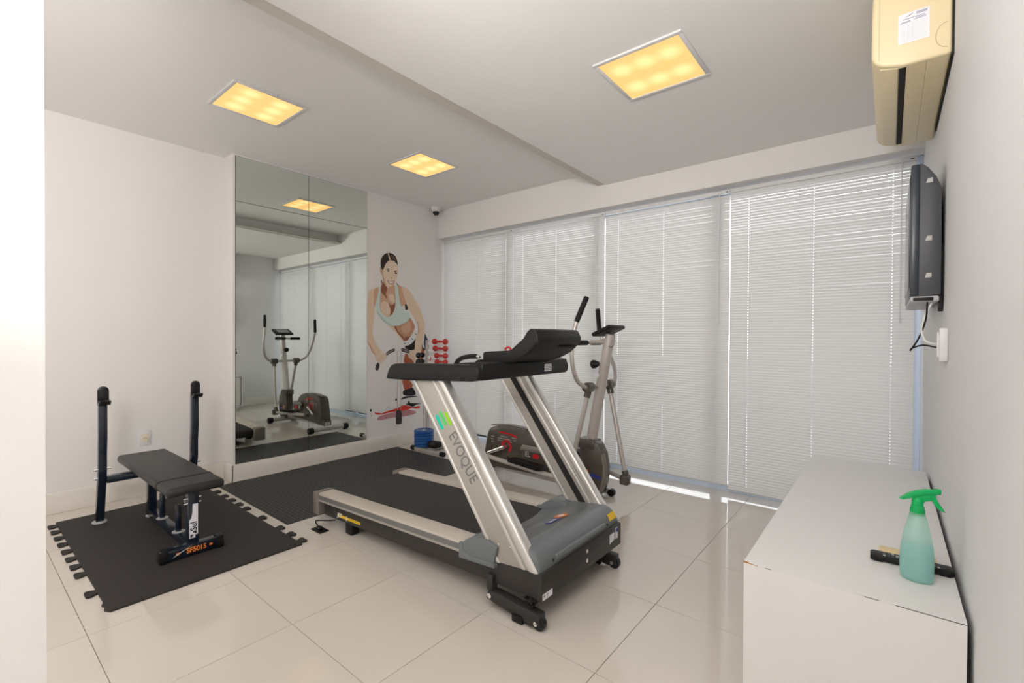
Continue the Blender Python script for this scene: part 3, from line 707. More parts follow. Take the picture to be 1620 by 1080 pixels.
col = build('collar', collar, sprayg_m, root)
mb = MB()
for k in range(20):
    a = 2 * PI * k / 20; mb.tube([(bx + 0.0166 * math.cos(a), by + 0.0166 * math.sin(a), bz + 0.19), (bx + 0.0166 * math.cos(a), by + 0.0166 * math.sin(a), bz + 0.206)], 0.0006, 4)
build('ribs', mb, sprayg_m, col)
hp = [(-0.043, 0.231), (-0.034, 0.2285), (-0.018, 0.2345), (0.0, 0.2445), (0.02, 0.2515), (0.040, 0.253), (0.045, 0.262), (0.036, 0.2665), (0.018, 0.2655), (-0.005, 0.258), (-0.025, 0.2455), (-0.036, 0.234)]
Mr = Matrix.Translation((bx, by, bz)) @ Matrix.Rotation(math.radians(8), 4, 'Z')
build('top_lever', MB().prism(hp, 'y', -0.009, 0.009, bevel=0.002, M=Mr), sprayg_m, root)
build('pump_body', MB().prism([(-0.012, 0.222), (0.012, 0.222), (0.016, 0.231), (0.030, 0.235), (0.040, 0.246), (0.038, 0.254), (0.012, 0.249), (-0.008, 0.241), (-0.012, 0.235)], 'y', -0.0065, 0.0065, bevel=0.002, M=Mr), sprayg_m, root)
build('nozzle', MB().cyl(Mr @ Vector((0.036, 0, 0.263)), Mr @ Vector((0.050, 0, 0.262)), 0.008, 14, bev=0.0015), sprayg_m, root)
tp = [(0.030, 0.246), (0.040, 0.244), (0.043, 0.236), (0.054, 0.218), (0.060, 0.207), (0.053, 0.208), (0.042, 0.216), (0.032, 0.232)]
build('trigger', MB().prism(tp, 'y', -0.006, 0.006, bevel=0.0015, M=Mr), sprayg_m, root)

# remotes
def remote(name, label, loc, rotz, L, W, H, body, key, parts=True):
    root = thing(name, label, 'remote control', loc)
    M = Matrix.Translation(loc) @ Matrix.Rotation(rotz, 4, 'Z')
    build('body', MB().prism([(-L / 2, 0.004), (-L / 2 + 0.01, 0.0), (-L / 2 + 0.03, 0.0), (-L / 2 + 0.035, 0.004), (L / 2 - 0.035, 0.004), (L / 2 - 0.03, 0.0), (L / 2 - 0.01, 0.0), (L / 2, 0.006), (L / 2, H - 0.004), (L / 2 - 0.006, H), (-L / 2 + 0.006, H), (-L / 2, H - 0.004)], 'y', -W / 2, W / 2, bevel=0.0025, M=M), body, root)
    if not parts: return root
    k = 0
    for i in range(14):
        for j in range(3):
            x = -L / 2 + 0.035 + i * 0.0105; y = -W / 2 + 0.010 + j * 0.0125
            if x > L / 2 - 0.02: continue
            build('button', MB().box(x - 0.0035, x + 0.0035, y - 0.004, y + 0.004, H - 0.001, H + 0.0014, bevel=0.0008, seg=1, M=M), key if (i + j) % 4 else lgrey_m, root)
    return root
remote('remote_control', 'long black remote control lying behind the spray bottle', (0.057, 1.868, CZ), math.radians(2), 0.195, 0.045, 0.020, black_m, tvd_m)
remote('remote_control', 'small yellowed remote control behind the black remote', (0.050, 1.925, CZ), math.radians(3), 0.14, 0.045, 0.018, mat('yellowed_plastic', (0.70, 0.56, 0.30), 0.4, noise=0.05), cream_m, False)

# ------------------------------------------------------------------ mats
# interlocking foam mat with tabs along its two long sides (some torn off)
MX0, MX1, MYA, MYB, MH = -4.42, -2.813, 0.485, 1.405, 0.010
tabsL = [-4.345, -4.210, -4.070, -3.930, -3.785, -3.640, -3.500, -3.362, -3.075]
tabsR = [-4.293, -4.135, -3.990, -3.848, -3.711, -3.440, -3.165, -3.010, -2.868]
def tab(x, yb, s):
    n, w, h = 0.022, 0.036, 0.046      # neck half width, head half width, length
    return [(x - n, yb), (x - n - 0.003, yb + s * 0.010), (x - w, yb + s * 0.026), (x - w, yb + s * (h - 0.008)), (x - w + 0.008, yb + s * h),
            (x + w - 0.008, yb + s * h), (x + w, yb + s * (h - 0.008)), (x + w, yb + s * 0.026), (x + n + 0.003, yb + s * 0.010), (x + n, yb)]
out = [(MX0, MYA)]
for x in tabsL: out += tab(x, MYA, -1)
out += [(-2.93, MYA), (-2.90, MYA - 0.012), (-2.875, MYA - 0.002), (-2.845, MYA - 0.012), (MX1, MYA + 0.004), (MX1, MYB)]
for x in reversed(tabsR): out += tab(x, MYB, 1)[::-1]
out += [(MX0, MYB)]
o = build('foam_mat', MB().prism(out, 'z', 0.0, MH), rubber_m, None, loc=(-3.6, 0.94, 0), smooth=0)
tag(o, 'black foam puzzle mat with jigsaw tabs under the weight bench', 'mat')

# long ribbed rubber runner below the mirror: slightly wavy sheet
nx, ny = 26, 76
RX0, RX1, RY0, RY1 = -4.458, -3.19, 1.487, 3.36
mb = MB()
def rz(u, v):
    e = max(0.0, 1 - u * 5)
    z = 0.0035 + e * (0.006 * max(0, math.sin(v * 21)) * max(0, math.sin(v * 5.0 + 0.5))) + 0.0015 * max(0, math.sin(u * 9 + v * 11)) * max(0, math.sin(v * 17))
    return z
for j in range(ny + 1):
    for i in range(nx + 1):
        u, v = i / nx, j / ny
        mb.v.append((RX0 + (RX1 - RX0) * u + 0.006 * math.sin(v * 19) * (1 - u), RY0 + (RY1 - RY0) * v, rz(u, v)))
for j in range(ny):
    for i in range(nx):
        a = j * (nx + 1) + i; mb.f.append((a, a + 1, a + nx + 2, a + nx + 1))
top = len(mb.v)
ring = [i for i in range(nx + 1)] + [j * (nx + 1) + nx for j in range(1, ny + 1)] + [ny * (nx + 1) + i for i in range(nx - 1, -1, -1)] + [j * (nx + 1) for j in range(ny - 1, 0, -1)]
for r_ in ring: v = mb.v[r_]; mb.v.append((v[0], v[1], 0.0))
for k in range(len(ring)):
    k2 = (k + 1) % len(ring); mb.f.append((ring[k2], ring[k], top + k, top + k2))
o = build('rubber_runner', mb, ribbed_m, None, loc=(-3.82, 2.42, 0), smooth=50)
tag(o, 'long ribbed black rubber runner on the floor below the mirror', 'mat')

# ------------------------------------------------------------------ weight bench
BC = 0.935
root = thing('weight_bench', 'navy steel weight bench with black padded seat and bar uprights', 'weight bench', (-3.75, BC, MH))
Z0 = MH
def upright(y, s):
    xf, xm, xt = -4.19, -4.10, -4.085
    w = 0.025
    pts = [(xf - w, Z0 + 0.012), (xf + w, Z0 + 0.012), (xm + w, 0.38), (xm + w, 0.50), (xt + w, 0.62), (xt + w, 0.865), (xt - w, 0.865), (xt - w, 0.62), (xm - w, 0.50), (xm - w, 0.38)]
    u = build('upright', MB().prism(pts, 'y', y - 0.022, y + 0.022, bevel=0.003), navy_m, root)
    build('foot_plate', MB().lathe([(0.040, 0), (0.042, 0.004), (0.040, 0.010), (0.030, 0.014)], (xf, y, Z0), 20), lgrey_m, u)
    # curved bar rest: rounded back plate and a lip
    hb = MB()
    arc = [(xt - 0.028, 0.835), (xt + 0.028, 0.835), (xt + 0.036, 0.855)]
    prof = []
    for t in range(9):
        a = PI * t / 8; prof.append((y + 0.030 * math.cos(a), 0.925 + 0.030 * math.sin(a)))
    hb.prism([(y + 0.030, 0.828)] + prof + [(y - 0.030, 0.828)], 'x', xt + 0.012, xt + 0.030, bevel=0.004)
    pth = [(xt + 0.020, y, 0.865), (xt + 0.034, y, 0.843), (xt + 0.056, y, 0.836), (xt + 0.076, y, 0.845), (xt + 0.084, y, 0.862)]
    for a, b in zip(pth[:-1], pth[1:]):
        d = (Vector(b) - Vector(a)); nrm = Vector((-d.z, 0, d.x)).normalized() * 0.007
        hb.add([Vector(a) + Vector((0, -0.030, 0)) - nrm, Vector(a) + Vector((0, 0.030, 0)) - nrm, Vector(b) + Vector((0, 0.030, 0)) - nrm, Vector(b) + Vector((0, -0.030, 0)) - nrm,
                Vector(a) + Vector((0, -0.030, 0)) + nrm, Vector(a) + Vector((0, 0.030, 0)) + nrm, Vector(b) + Vector((0, 0.030, 0)) + nrm, Vector(b) + Vector((0, -0.030, 0)) + nrm],
               [(0, 1, 2, 3), (7, 6, 5, 4), (0, 4, 5, 1), (1, 5, 6, 2), (2, 6, 7, 3), (3, 7, 4, 0)])
    build('bar_rest', hb, blackg_m, u)
    bolts = MB()
    for z in (0.345, 0.405 if s > 0 else 0.30):
        bolts.cyl((xm + 0.0, y - 0.045, z - 0.01), (xm + 0.0, y + 0.045, z - 0.01), 0.008, 8)
        bolts.cyl((xm, y - 0.036, z - 0.01), (xm, y - 0.028, z - 0.01), 0.012, 6)
    build('bolts', bolts, chrome_m, u)
upright(0.675, 1); upright(1.205, -1)
build('crossbar', MB().box(-4.135, -4.075, 0.697, 1.183, 0.297, 0.342, bevel=0.003), navy_m, root)
build('rear_post', MB().box(-4.085, -4.035, BC - 0.025, BC + 0.025, Z0 + 0.05, 0.382, bevel=0.003), navy_m, root)
build('base_rail', MB().box(-4.10, -3.19, BC - 0.025, BC + 0.025, Z0 + 0.012, Z0 + 0.056, bevel=0.003), navy_m, root)
build('rear_foot', MB().lathe([(0.032, 0), (0.034, 0.005), (0.026, 0.012)], (-4.07, BC, Z0), 18), lgrey_m, root)
build('seat_rail', MB().box(-4.2, -3.19, BC - 0.022, BC + 0.022, 0.352, 0.378, bevel=0.002), navy_m, root)
fp = build('front_post', MB().box(-3.235, -3.185, BC - 0.027, BC + 0.027, Z0 + 0.055, 0.378, bevel=0.003), navy_m, root)
mb = MB()
for z in (0.30, 0.33): mb.cyl((-3.21, BC - 0.045, z), (-3.21, BC + 0.045, z), 0.008, 8)
build('bolts', mb, chrome_m, fp)
fb = build('front_foot', MB().box(-3.20, -3.145, 0.785, 1.058, Z0 + 0.006, Z0 + 0.066, bevel=0.003), navy_m, root)
for (a, b) in ((0.758, 0.80), (1.043, 1.082)):
    build('rubber_cap', MB().box(-3.205, -3.140, a, b, Z0, Z0 + 0.072, bevel=0.006), black_m, fb)
for x in (-3.785, -3.447):
    pg = build('plate_peg', MB().cyl((x, BC - 0.005, Z0 + 0.05), (x, BC - 0.005, 0.235), 0.016, 14, bev=0.003), navy_m, root)
    build('peg_flange', MB().lathe([(0.034, 0), (0.034, 0.004), (0.02, 0.006)], (x, BC - 0.005, Z0 + 0.056), 20), lgrey_m, pg)
st = build('seat_pad', MB().box(-4.305, -3.122, BC - 0.147, BC + 0.147, 0.378, 0.432, bevel=0.022, seg=4), vinyl_m, root, smooth=60)
sec = []
for (cx_, cz_, a0) in ((0.127, 0.412, 0), (-0.127, 0.412, 90), (-0.127, 0.398, 180), (0.127, 0.398, 270)):
    for t in range(5): a = math.radians(a0 + 22.5 * t); sec.append((BC + cx_ + 0.0222 * math.cos(a), cz_ + 0.0222 * math.sin(a)))
build('strap', MB().prism(sec, 'x', -3.352, -3.327), black_m, st, smooth=60)
# markings
Mf = basis((-3.1445, 0.938, Z0 + 0.036), (0, 1, 0), (0, 0, 1))
lettering('SF5015', 0.040, Mf @ Matrix.Diagonal((0.86, 1, 1, 1)), orange_m, fb, bold=0.0012)
mb = flat(basis((-3.1448, 0.845, Z0 + 0.036), (0, 1, 0), (0, 0, 1)), rect(0.017, 0.013), 0.0006); m2 = flat(basis((-3.1448, 1.012, Z0 + 0.038), (0, 1, 0), (0, 0, 1)), rect(0.016, 0.013), 0.0006); mb.add(m2.v, m2.f)
build('orange_marks', mb, orange_m, fb, smooth=0)
build('scratch', flat(basis((-3.1442, 0.868, Z0 + 0.042), (0, 1, 0.42), (0, -0.42, 1)), [(-0.055, -0.002), (0.05, 0.002), (-0.03, 0.004)], 0.0005), white_m, fb, smooth=0)
Ms = basis((-3.1848, 0.935, 0.20), (0, 1, 0), (0, 0, 1))
lab = build('sticker', flat(Ms, [(-0.023, -0.10), (0.008, -0.10), (0.008, -0.083), (0.022, -0.083), (0.022, 0.10), (-0.005, 0.10), (-0.007, 0.05), (-0.012, 0.02), (-0.023, 0.005)], 0.0008), paper_m, fp, smooth=0)
lettering('Sul', 0.046, basis((-3.1838, 0.936, 0.168), (0, 0, 1), (0, -1, 0)), black_m, lab, bold=0.0008)
Ms2 = basis((-3.1840, 0.930, 0.115), (0, 1, 0), (0, 0, 1))
mb = flat(Ms2, [(-0.012, 0.005), (-0.012, -0.012), (-0.004, -0.012), (-0.004, -0.004), (0.003, -0.004), (0.003, 0.005)], 0.0006)
m2 = flat(Ms2, [(0.002, 0.024), (0.002, 0.014), (0.012, 0.014), (0.012, 0.007), (0.019, 0.007), (0.019, 0.024)], 0.0006); mb.add(m2.v, m2.f)
build('cross_logo', mb, black_m, lab, smooth=0)

# ------------------------------------------------------------------ treadmill
TY0, TY1, TC = 1.655, 2.448, 2.052
root = thing('treadmill', 'large silver and black motor treadmill with grey hood', 'treadmill', (-2.15, TC, 0))
def zl(x, a, b): return a + (b - a) * (x + 3.14) / (1.47)          # linear along the inclined deck
def zrail(x): return 0.200 + (x + 3.12) * 0.0435
# side rails
for (y0, y1, s) in ((TY0, 1.772, 1), (2.333, TY1, -1)):
    yo = y0 if s > 0 else y1; yi = y1 if s > 0 else y0
    xa, xb = -3.085, -1.55
    rail = build('side_rail', MB().prism([(xa, zrail(xa) - 0.052), (xb, zrail(xb) - 0.052), (xb, zrail(xb)), (xa, zrail(xa))], 'y', y0 + 0.002, y1 - 0.002, bevel=0.005), railtop_m, root)
    ys = (yo - 0.0005, yo + 0.003) if s > 0 else (yo - 0.003, yo + 0.0005)
    build('rail_stripe', MB().prism([(xa, zrail(xa) - 0.044), (xb, zrail(xb) - 0.044), (xb, zrail(xb) - 0.015), (xa, zrail(xa) - 0.015)], 'y', *ys), railstripe_m, rail, smooth=0)
    build('rail_lip', MB().prism([(xa, zrail(xa) - 0.058), (xb, zrail(xb) - 0.058), (xb, zrail(xb) - 0.044), (xa, zrail(xa) - 0.044)], 'y', y0, y1 - 0.004), alu2_m, rail, smooth=0)
    build('end_cap', MB().prism([(-3.158, 0.045), (-3.085, 0.045), (-3.085, 0.2035), (-3.15, 0.198), (-3.158, 0.19)], 'y', y0 - 0.002, y1 + 0.002, bevel=0.007), cap_m, rail)
# belt and deck
build('running_belt', MB().prism([(-3.10, 0.095), (-3.125, 0.13), (-3.115, 0.170), (-3.09, 0.186), (-1.55, 0.252), (-1.55, 0.235), (-3.06, 0.168), (-3.06, 0.10)], 'y', 1.776, 2.329), belt_m, root, smooth=60)
build('deck_board', MB().prism([(-3.05, 0.11), (-1.55, 0.165), (-1.55, 0.232), (-3.05, 0.165)], 'y', 1.78, 2.325), tmframe_m, root, smooth=0)
# black side frame
for (y0, y1, s) in ((1.672, 1.70, 1), (2.405, 2.433, -1)):
    fr = build('side_frame', MB().prism([(-3.03, 0.058), (-1.195, 0.126), (-1.195, 0.247), (-1.45, 0.228), (-1.70, 0.205), (-3.03, 0.142)], 'y', y0, y1, bevel=0.002), tmframe_m, root)
    build('rear_foot', MB().box(-2.765, -2.69, y0 - 0.006, y1 + 0.03, 0.0, 0.075, bevel=0.012, seg=3), black_m, fr)
    if s > 0: nearframe = fr
fpz = build('front_plate', MB().prism([(1.66, 0.126), (2.437, 0.126), (2.437, 0.238), (2.43, 0.247), (1.66, 0.247)], 'x', -1.199, -1.176, bevel=0.002), tmframe_m, root)
mb = MB()
for z in (0.170, 0.218): mb.lathe([(0.0105, 0.0), (0.0100, 0.004), (0.006, 0.007), (0.001, 0.008)], (-1.177, 2.055, z), 14, axis='x')
build('bolts', mb, chrome_m, fpz)
Mfp = basis((-1.1757, 0, 0), (0, 1, 0), (0, 0, 1))
build('white_label', flat(Mfp, [(1.668, 0.131), (1.745, 0.131), (1.745, 0.160), (1.668, 0.160)], 0.0007), paper_m, fpz, smooth=0)
mb = MB()
for q in range(3):
    m2 = flat(basis((-1.1748, 0, 0), (0, 1, 0), (0, 0, 1)), rect(0.020 - q * 0.004, 0.002, 1.705, 0.152 - q * 0.006), 0.0003); mb.add(m2.v, m2.f)
m2 = flat(basis((-1.1748, 0, 0), (0, 1, 0), (0, 0, 1)), rect(0.009, 0.010, 1.681, 0.149), 0.0003); mb.add(m2.v, m2.f)
build('label_print', mb, greyp_m, fpz, smooth=0)
build('white_label', flat(Mfp, [(2.300, 0.165), (2.322, 0.170), (2.355, 0.176), (2.355, 0.216), (2.300, 0.216)], 0.0007), paper_m, fpz, smooth=0)
build('white_label', flat(Mfp, rect(0.032, 0.062, 2.382, 0.204), 0.0007), paper_m, fpz, smooth=0)
build('blue_print', flat(basis((-1.1748, 0, 0), (0, 1, 0), (0, 0, 1)), [(2.368, 0.212), (2.398, 0.206), (2.398, 0.234), (2.368, 0.228)], 0.0004), bluep_m, fpz, smooth=0)
# side brand strip
Mj = basis((-2.72, 1.6715, 0.1005), (1, 0, 0.040), (0, 0, 1))
build('yellow_strip', flat(Mj, [(-0.145, -0.0085), (0.125, -0.0095), (0.125, 0.0085), (-0.145, 0.0095)], 0.0005), yellow_m, nearframe, smooth=0)
lettering('JET', 0.038, basis((-2.840, 1.6705, 0.0985), (1, 0, 0.04), (0, 0, 1)), white_m, nearframe, shear=0.25, bold=0.0009)
mb = flat(basis((-2.755, 1.6705, 0.099), (1, 0, 0.04), (0, 0, 1)), [(-0.006, -0.015), (0.004, -0.016), (0.009, -0.004), (0.004, 0.018), (0.0, 0.018), (0.001, -0.006), (-0.004, -0.006)], 0.0005)
build('swoosh_mark', mb, white_m, nearframe, smooth=0)
lettering('TREADMILL', 0.0125, basis((-2.665, 1.6708, 0.1025), (1, 0, 0.04), (0, 0, 1)), black_m, nearframe, spacing=1.9, depth=0.0004)
# lift legs with wheels
for (y0, y1) in ((1.642, 1.690), (2.365, 2.413)):
    lg = build('lift_arm', MB().prism([(-1.49, 0.048), (-1.475, 0.088), (-1.43, 0.092), (-1.175, 0.078), (-1.172, 0.030), (-1.22, 0.014), (-1.44, 0.040)], 'y', y0, y1, bevel=0.003), tmframe_m, root)
    build('pivot_post', MB().box(-1.49, -1.455, y0 + 0.006, y1 - 0.004, 0.085, 0.16, bevel=0.002), tmframe_m, lg)
    wh = build('wheel', MB().cyl((-1.190, y0 + 0.010, 0.034), (-1.190, y1 - 0.010, 0.034), 0.034, 24, bev=0.005), blackg_m, lg)
    build('axle_cap', MB().cyl((-1.195, y0 - 0.004, 0.036), (-1.195, y1 + 0.004, 0.036), 0.010, 12).cyl((-1.466, y0 - 0.004, 0.066), (-1.466, y1 + 0.004, 0.066), 0.012, 12), chrome_m, lg)
    build('stop_block', MB().box(-1.325, -1.265, y0 - 0.008, y0 + 0.012, 0.004, 0.038, bevel=0.004), black_m, lg)
    build('spring_bolt', MB().cyl((-1.235, (y0 + y1) / 2, 0.07), (-1.235, (y0 + y1) / 2, 0.13), 0.010, 10).lathe([(0.016, 0.0), (0.016, 0.012)], (-1.235, (y0 + y1) / 2, 0.088), 12), black_m, lg)
build('cross_tube', MB().box(-1.30, -1.26, 1.690, 2.365, 0.055, 0.095, bevel=0.003), tmframe_m, root)
build('drop_bracket', MB().box(-1.26, -1.225, 1.87, 1.88, 0.085, 0.128).box(-1.26, -1.225, 2.20, 2.21, 0.085, 0.128), tmframe_m, root, smooth=0)
# motor hood: height field with raised shoulders, hollow in the middle
def hoodz(x, y):
    s = min(1.0, abs((y - TC) / 0.395)) ** 3.0
    if x <= -1.30:
        t = max(0.0, (x + 1.67) / 0.37)
        z = 0.236 + 0.104 * ((1 - s) * (t ** 1.25) + s * min(1.0, t * 1.9) ** 0.7)
        z += 0.004 * math.sin(min(1, max(0, (t - 0.45) * 6)) * PI) * (1 - s)
    else:
        t = min(1.0, (x + 1.30) / 0.108)
        z = 0.248 + 0.092 * math.sqrt(max(0.0, 1 - t ** 2.4)) if t < 1 else 0.248
    return z
hm = MB(); gx = [-1.67 + 0.37 * i / 16 for i in range(17)] + [-1.30 + 0.108 * math.sin(PI / 2 * i / 8) for i in range(1, 9)]
gy = [1.672 + (2.433 - 1.672) * (0.5 - 0.5 * math.cos(PI * j / 30)) for j in range(31)]
nX, nY = len(gx), len(gy)
for y in gy:
    for x in gx:
        e = min(1.0, min(y - gy[0], gy[-1] - y) / 0.03)
        zz = hoodz(x, y); zz = zz - (1 - e) ** 2 * 0.016
        hm.v.append((x, y, zz))
for j in range(nY - 1):
    for i in range(nX - 1):
        a = j * nX + i; hm.f.append((a, a + 1, a + nX + 1, a + nX))
rg = [i for i in range(nX)] + [j * nX + nX - 1 for j in range(1, nY)] + [(nY - 1) * nX + i for i in range(nX - 2, -1, -1)] + [j * nX for j in range(nY - 2, 0, -1)]
b0 = len(hm.v)
for r_ in rg: v = hm.v[r_]; hm.v.append((v[0], v[1], 0.225 if v[0] < -1.6 else 0.238))
for k in range(len(rg)): k2 = (k + 1) % len(rg); hm.f.append((rg[k2], rg[k], b0 + k, b0 + k2))
hood = build('motor_hood', hm, hood_m, root, smooth=50)
for (y0, y1) in ((1.648, 1.79), (2.318, 2.455)):
    build('hood_wing', MB().prism([(-1.675, 0.190), (-1.45, 0.206), (-1.43, 0.30), (-1.50, 0.322), (-1.58, 0.315), (-1.635, 0.285), (-1.66, 0.262), (-1.675, 0.262)], 'y', y0, y1, bevel=0.012, seg=3), hood_m, hood)
    build('wing_flange', MB().prism([(-1.68, 0.182), (-1.44, 0.200), (-1.44, 0.222), (-1.60, 0.212), (-1.645, 0.225), (-1.655, 0.262), (-1.68, 0.262)], 'y', y0 - 0.004, y1 + 0.002, bevel=0.004), hood_m, hood)
build('hood_ridge', MB().box(-1.225, -1.1855, 1.80, 2.28, 0.260, 0.288, bevel=0.009, seg=3), hood_m, hood)
mb = MB()
for y in (1.775, 2.305): mb.lathe([(0.006, 0), (0.006, 0.003)], (-1.1935, y, 0.270), 12, axis='x')
build('screw_holes', mb, dark_m, hood)
def on_hood(pts, dz=0.0015):
    mb = MB(); n = len(pts)
    mb.add([(x, y, hoodz(x, y) + dz) for (x, y) in pts] + [(x, y, hoodz(x, y) + dz - 0.002) for (x, y) in pts], [tuple(range(n)), tuple(range(n, 2 * n))[::-1]] + [(i, (i + 1) % n, n + (i + 1) % n, n + i) for i in range(n)])
    return mb
build('blue_badge', on_hood([(-1.410, 2.018), (-1.370, 2.018), (-1.370, 2.118), (-1.410, 2.118)], 0.0055), bluep_m, hood, smooth=0)
for q in (2.032, 2.066):
    build('badge_letter', on_hood([(-1.401, q), (-1.379, q), (-1.379, q + 0.018), (-1.401, q + 0.018)], 0.0068), white_m, hood, smooth=0)
build('orange_badge', on_hood([(-1.397 + 0.040 * math.cos(a), 2.155 + 0.036 * math.sin(a)) for a in [2 * PI * t / 20 for t in range(20)]], 0.0060), orange_m, hood, smooth=0)
build('badge_swirl', on_hood([(-1.397 + 0.020 * math.cos(a), 2.155 + 0.017 * math.sin(a)) for a in [2 * PI * t / 14 for t in range(14)]], 0.0074), white_m, hood, smooth=0)
mb = MB(); ys_ = (2.335, 2.412); xs_ = (-1.214, -1.2035, -1.196)
for x in xs_:
    for y in ys_: mb.v.append((x + 0.0022, y, hoodz(x, y) + 0.0022))
mb.f = [(0, 2, 3, 1), (2, 4, 5, 3)]
build('yellow_sticker', mb, yellow_m, hood, smooth=0)
# uprights: slanted aluminium extrusions
UL = ((-1.443, 0.224), (-2.072, 1.060)); UR = ((-1.198, 0.247), (-1.819, 1.070))
def strip(a, b):
    f = lambda t, k: (UL[k][0] + (UR[k][0] - UL[k][0]) * t, UL[k][1] + (UR[k][1] - UL[k][1]) * t)
    return [f(a, 0), f(b, 0), f(b, 1), f(a, 1)]
for s in (1, -1):
    Y = (lambda a, b: (1.660 + a, 1.660 + b)) if s > 0 else (lambda a, b: (2.445 - b, 2.445 - a))
    up = build('upright', MB().prism(strip(0.01, 0.86), 'y', *Y(0.008, 0.062), bevel=0.002), alu2_m, root)
    build('edge_trim', MB().prism(strip(0.0, 0.09), 'y', *Y(0.0, 0.068), bevel=0.004, seg=3), alu_m, up)
    build('edge_trim', MB().prism(strip(0.62, 0.705), 'y', *Y(0.002, 0.066), bevel=0.004, seg=3), alu_m, up)
    p0 = Vector(((UL[0][0] * 0.135 + UR[0][0] * 0.865), 0, UR[0][1] - 0.003)); p1 = Vector(((UL[1][0] * 0.135 + UR[1][0] * 0.865), 0, UR[1][1]))
    yc = sum(Y(0.0, 0.064)) / 2
    mbt = MB(); d = (p1 - p0).normalized(); nrm = Vector((-d.z, 0, d.x)); 
    seg = 20; base = []
    for P_ in (p0, p1):
        for k in range(seg):
            a = 2 * PI * k / seg; c_, s_ = math.cos(a), math.sin(a)
            uu = 0.026 * math.copysign(abs(c_) ** 0.7, c_) / abs(nrm.x); vv = 0.032 * math.copysign(abs(s_) ** 0.7, s_)
            mbt.v.append((P_.x + uu, yc + vv, P_.z))
    for k in range(seg): k2 = (k + 1) % seg; mbt.f.append((k, k2, seg + k2, seg + k))
    mbt.f += [tuple(range(seg))[::-1], tuple(range(seg, 2 * seg))]
    build('rounded_edge', mbt, alu_m, up, smooth=60)
    build('inner_groove', MB().prism(strip(0.36, 0.56), 'y', *Y(0.060, 0.0635)), dark_m, up, smooth=0)
    if s > 0:
        near_up = up
        dv = Vector((UL[1][0] - UL[0][0], 0, UL[1][1] - UL[0][1])).normalized()      # up along the post
        ex = -dv; ey = Vector((dv.z, 0, -dv.x))                                      # reading direction downwards, letter tops towards the front
        yp = 1.6675
        lettering('EVOQUE', 0.092, basis((-1.6765, yp, 0.6865), ex, (-ex.z, 0, ex.x)) @ Matrix.Diagonal((0.74, 1, 1, 1)), greyp_m, up, spacing=1.06, bold=0.0004)
        for (cx, cz, m_, L_) in ((-1.851, 0.844, teal_m, 0.088), (-1.8255, 0.867, green1_m, 0.084), (-1.784, 0.8695, green2_m, 0.080)):
            bar = []
            for t in range(17):
                a = PI * t / 8; cap = 1 if t < 8 else -1
                bar.append((cap * (L_ / 2 - 0.010) + 0.010 * math.cos(a - PI / 2), 0.0115 * math.sin(a - PI / 2)))
            build('logo_bar', flat(basis((cx, yp, cz), ex, (-ex.z, 0, ex.x)), [(L_ / 2 - 0.01 + 0.01 * math.cos(PI * t / 8 - PI / 2), 0.0115 * math.sin(PI * t / 8 - PI / 2)) for t in range(9)] + [(-L_ / 2 + 0.01 + 0.01 * math.cos(PI * t / 8 + PI / 2), 0.0115 * math.sin(PI * t / 8 + PI / 2)) for t in range(9)], 0.0006), m_, up, smooth=0)
        mb = MB()
        for (fx, k_) in ((0.30, 0.10), (0.60, 0.10), (0.30, 0.90), (0.60, 0.90)):
            pA = strip(fx, fx + 0.001)[0]; pB = strip(fx, fx + 0.001)[3]
            mb.lathe([(0.006, 0.0), (0.005, -0.003)], (pA[0] + (pB[0] - pA[0]) * k_, 1.668, pA[1] + (pB[1] - pA[1]) * k_), 10, axis='y')
        build('screws', mb, chrome_m, up)
# arm rests, crossbar, console
arm = [(-2.295, 1.050), (-2.262, 1.115), (-2.238, 1.136), (-2.205, 1.142), (-1.70, 1.156), (-1.585, 1.158), (-1.553, 1.150), (-1.545, 1.12), (-1.552, 1.084), (-1.60, 1.076), (-2.10, 1.052)]
for (y0, y1) in ((1.640, 1.752), (2.352, 2.462)):
    build('arm_rest', MB().prism(arm, 'y', y0, y1, bevel=0.012, seg=3), black_m, root, smooth=50)
cb = build('crossbar', MB().prism([(-1.63, 1.082), (-1.548, 1.082), (-1.544, 1.165), (-1.60, 1.172), (-1.64, 1.16)], 'y', 1.67, 2.44, bevel=0.008, seg=2), black_m, root, smooth=50)
build('white_label', flat(basis((-1.5435, 2.23, 1.122), (0, 1, 0), (0.04, 0, 1)), rect(0.07, 0.042), 0.0012), paper_m, cb, smooth=0)
mb = MB()
for q in range(4):
    m2 = flat(basis((-1.5420, 2.23, 1.122), (0, 1, 0), (0.04, 0, 1)), rect(0.056, 0.003, 0, 0.014 - q * 0.009), 0.0003); mb.add(m2.v, m2.f)
build('label_print', mb, greyp_m, cb, smooth=0)
con = [(-1.705, 1.160), (-1.705, 1.212), (-1.69, 1.219), (-1.515, 1.229), (-1.43, 1.292), (-1.405, 1.327), (-1.385, 1.341), (-1.355, 1.335), (-1.335, 1.300), (-1.335, 1.272), (-1.40, 1.215), (-1.455, 1.188), (-1.52, 1.166)]
cs = build('console', MB().prism(con, 'y', 1.842, 2.255, bevel=0.014, seg=3), black_m, root, smooth=50)
build('console_vent', MB().box(-1.360, -1.352, 2.06, 2.22, 1.240, 1.250, M=None), dark_m, cs)
build('display', MB().prism([(-1.500, 1.2425), (-1.440, 1.287), (-1.437, 1.283), (-1.497, 1.2385)], 'y', 1.89, 2.21), blackg_m, cs, smooth=0)
build('safety_clip', MB().tube(smooth_path([(-1.672, 2.00, 1.215), (-1.675, 2.00, 1.232), (-1.66, 2.00, 1.240), (-1.64, 2.00, 1.236), (-1.64, 2.00, 1.218)]), 0.006, 8), red_m, cs)
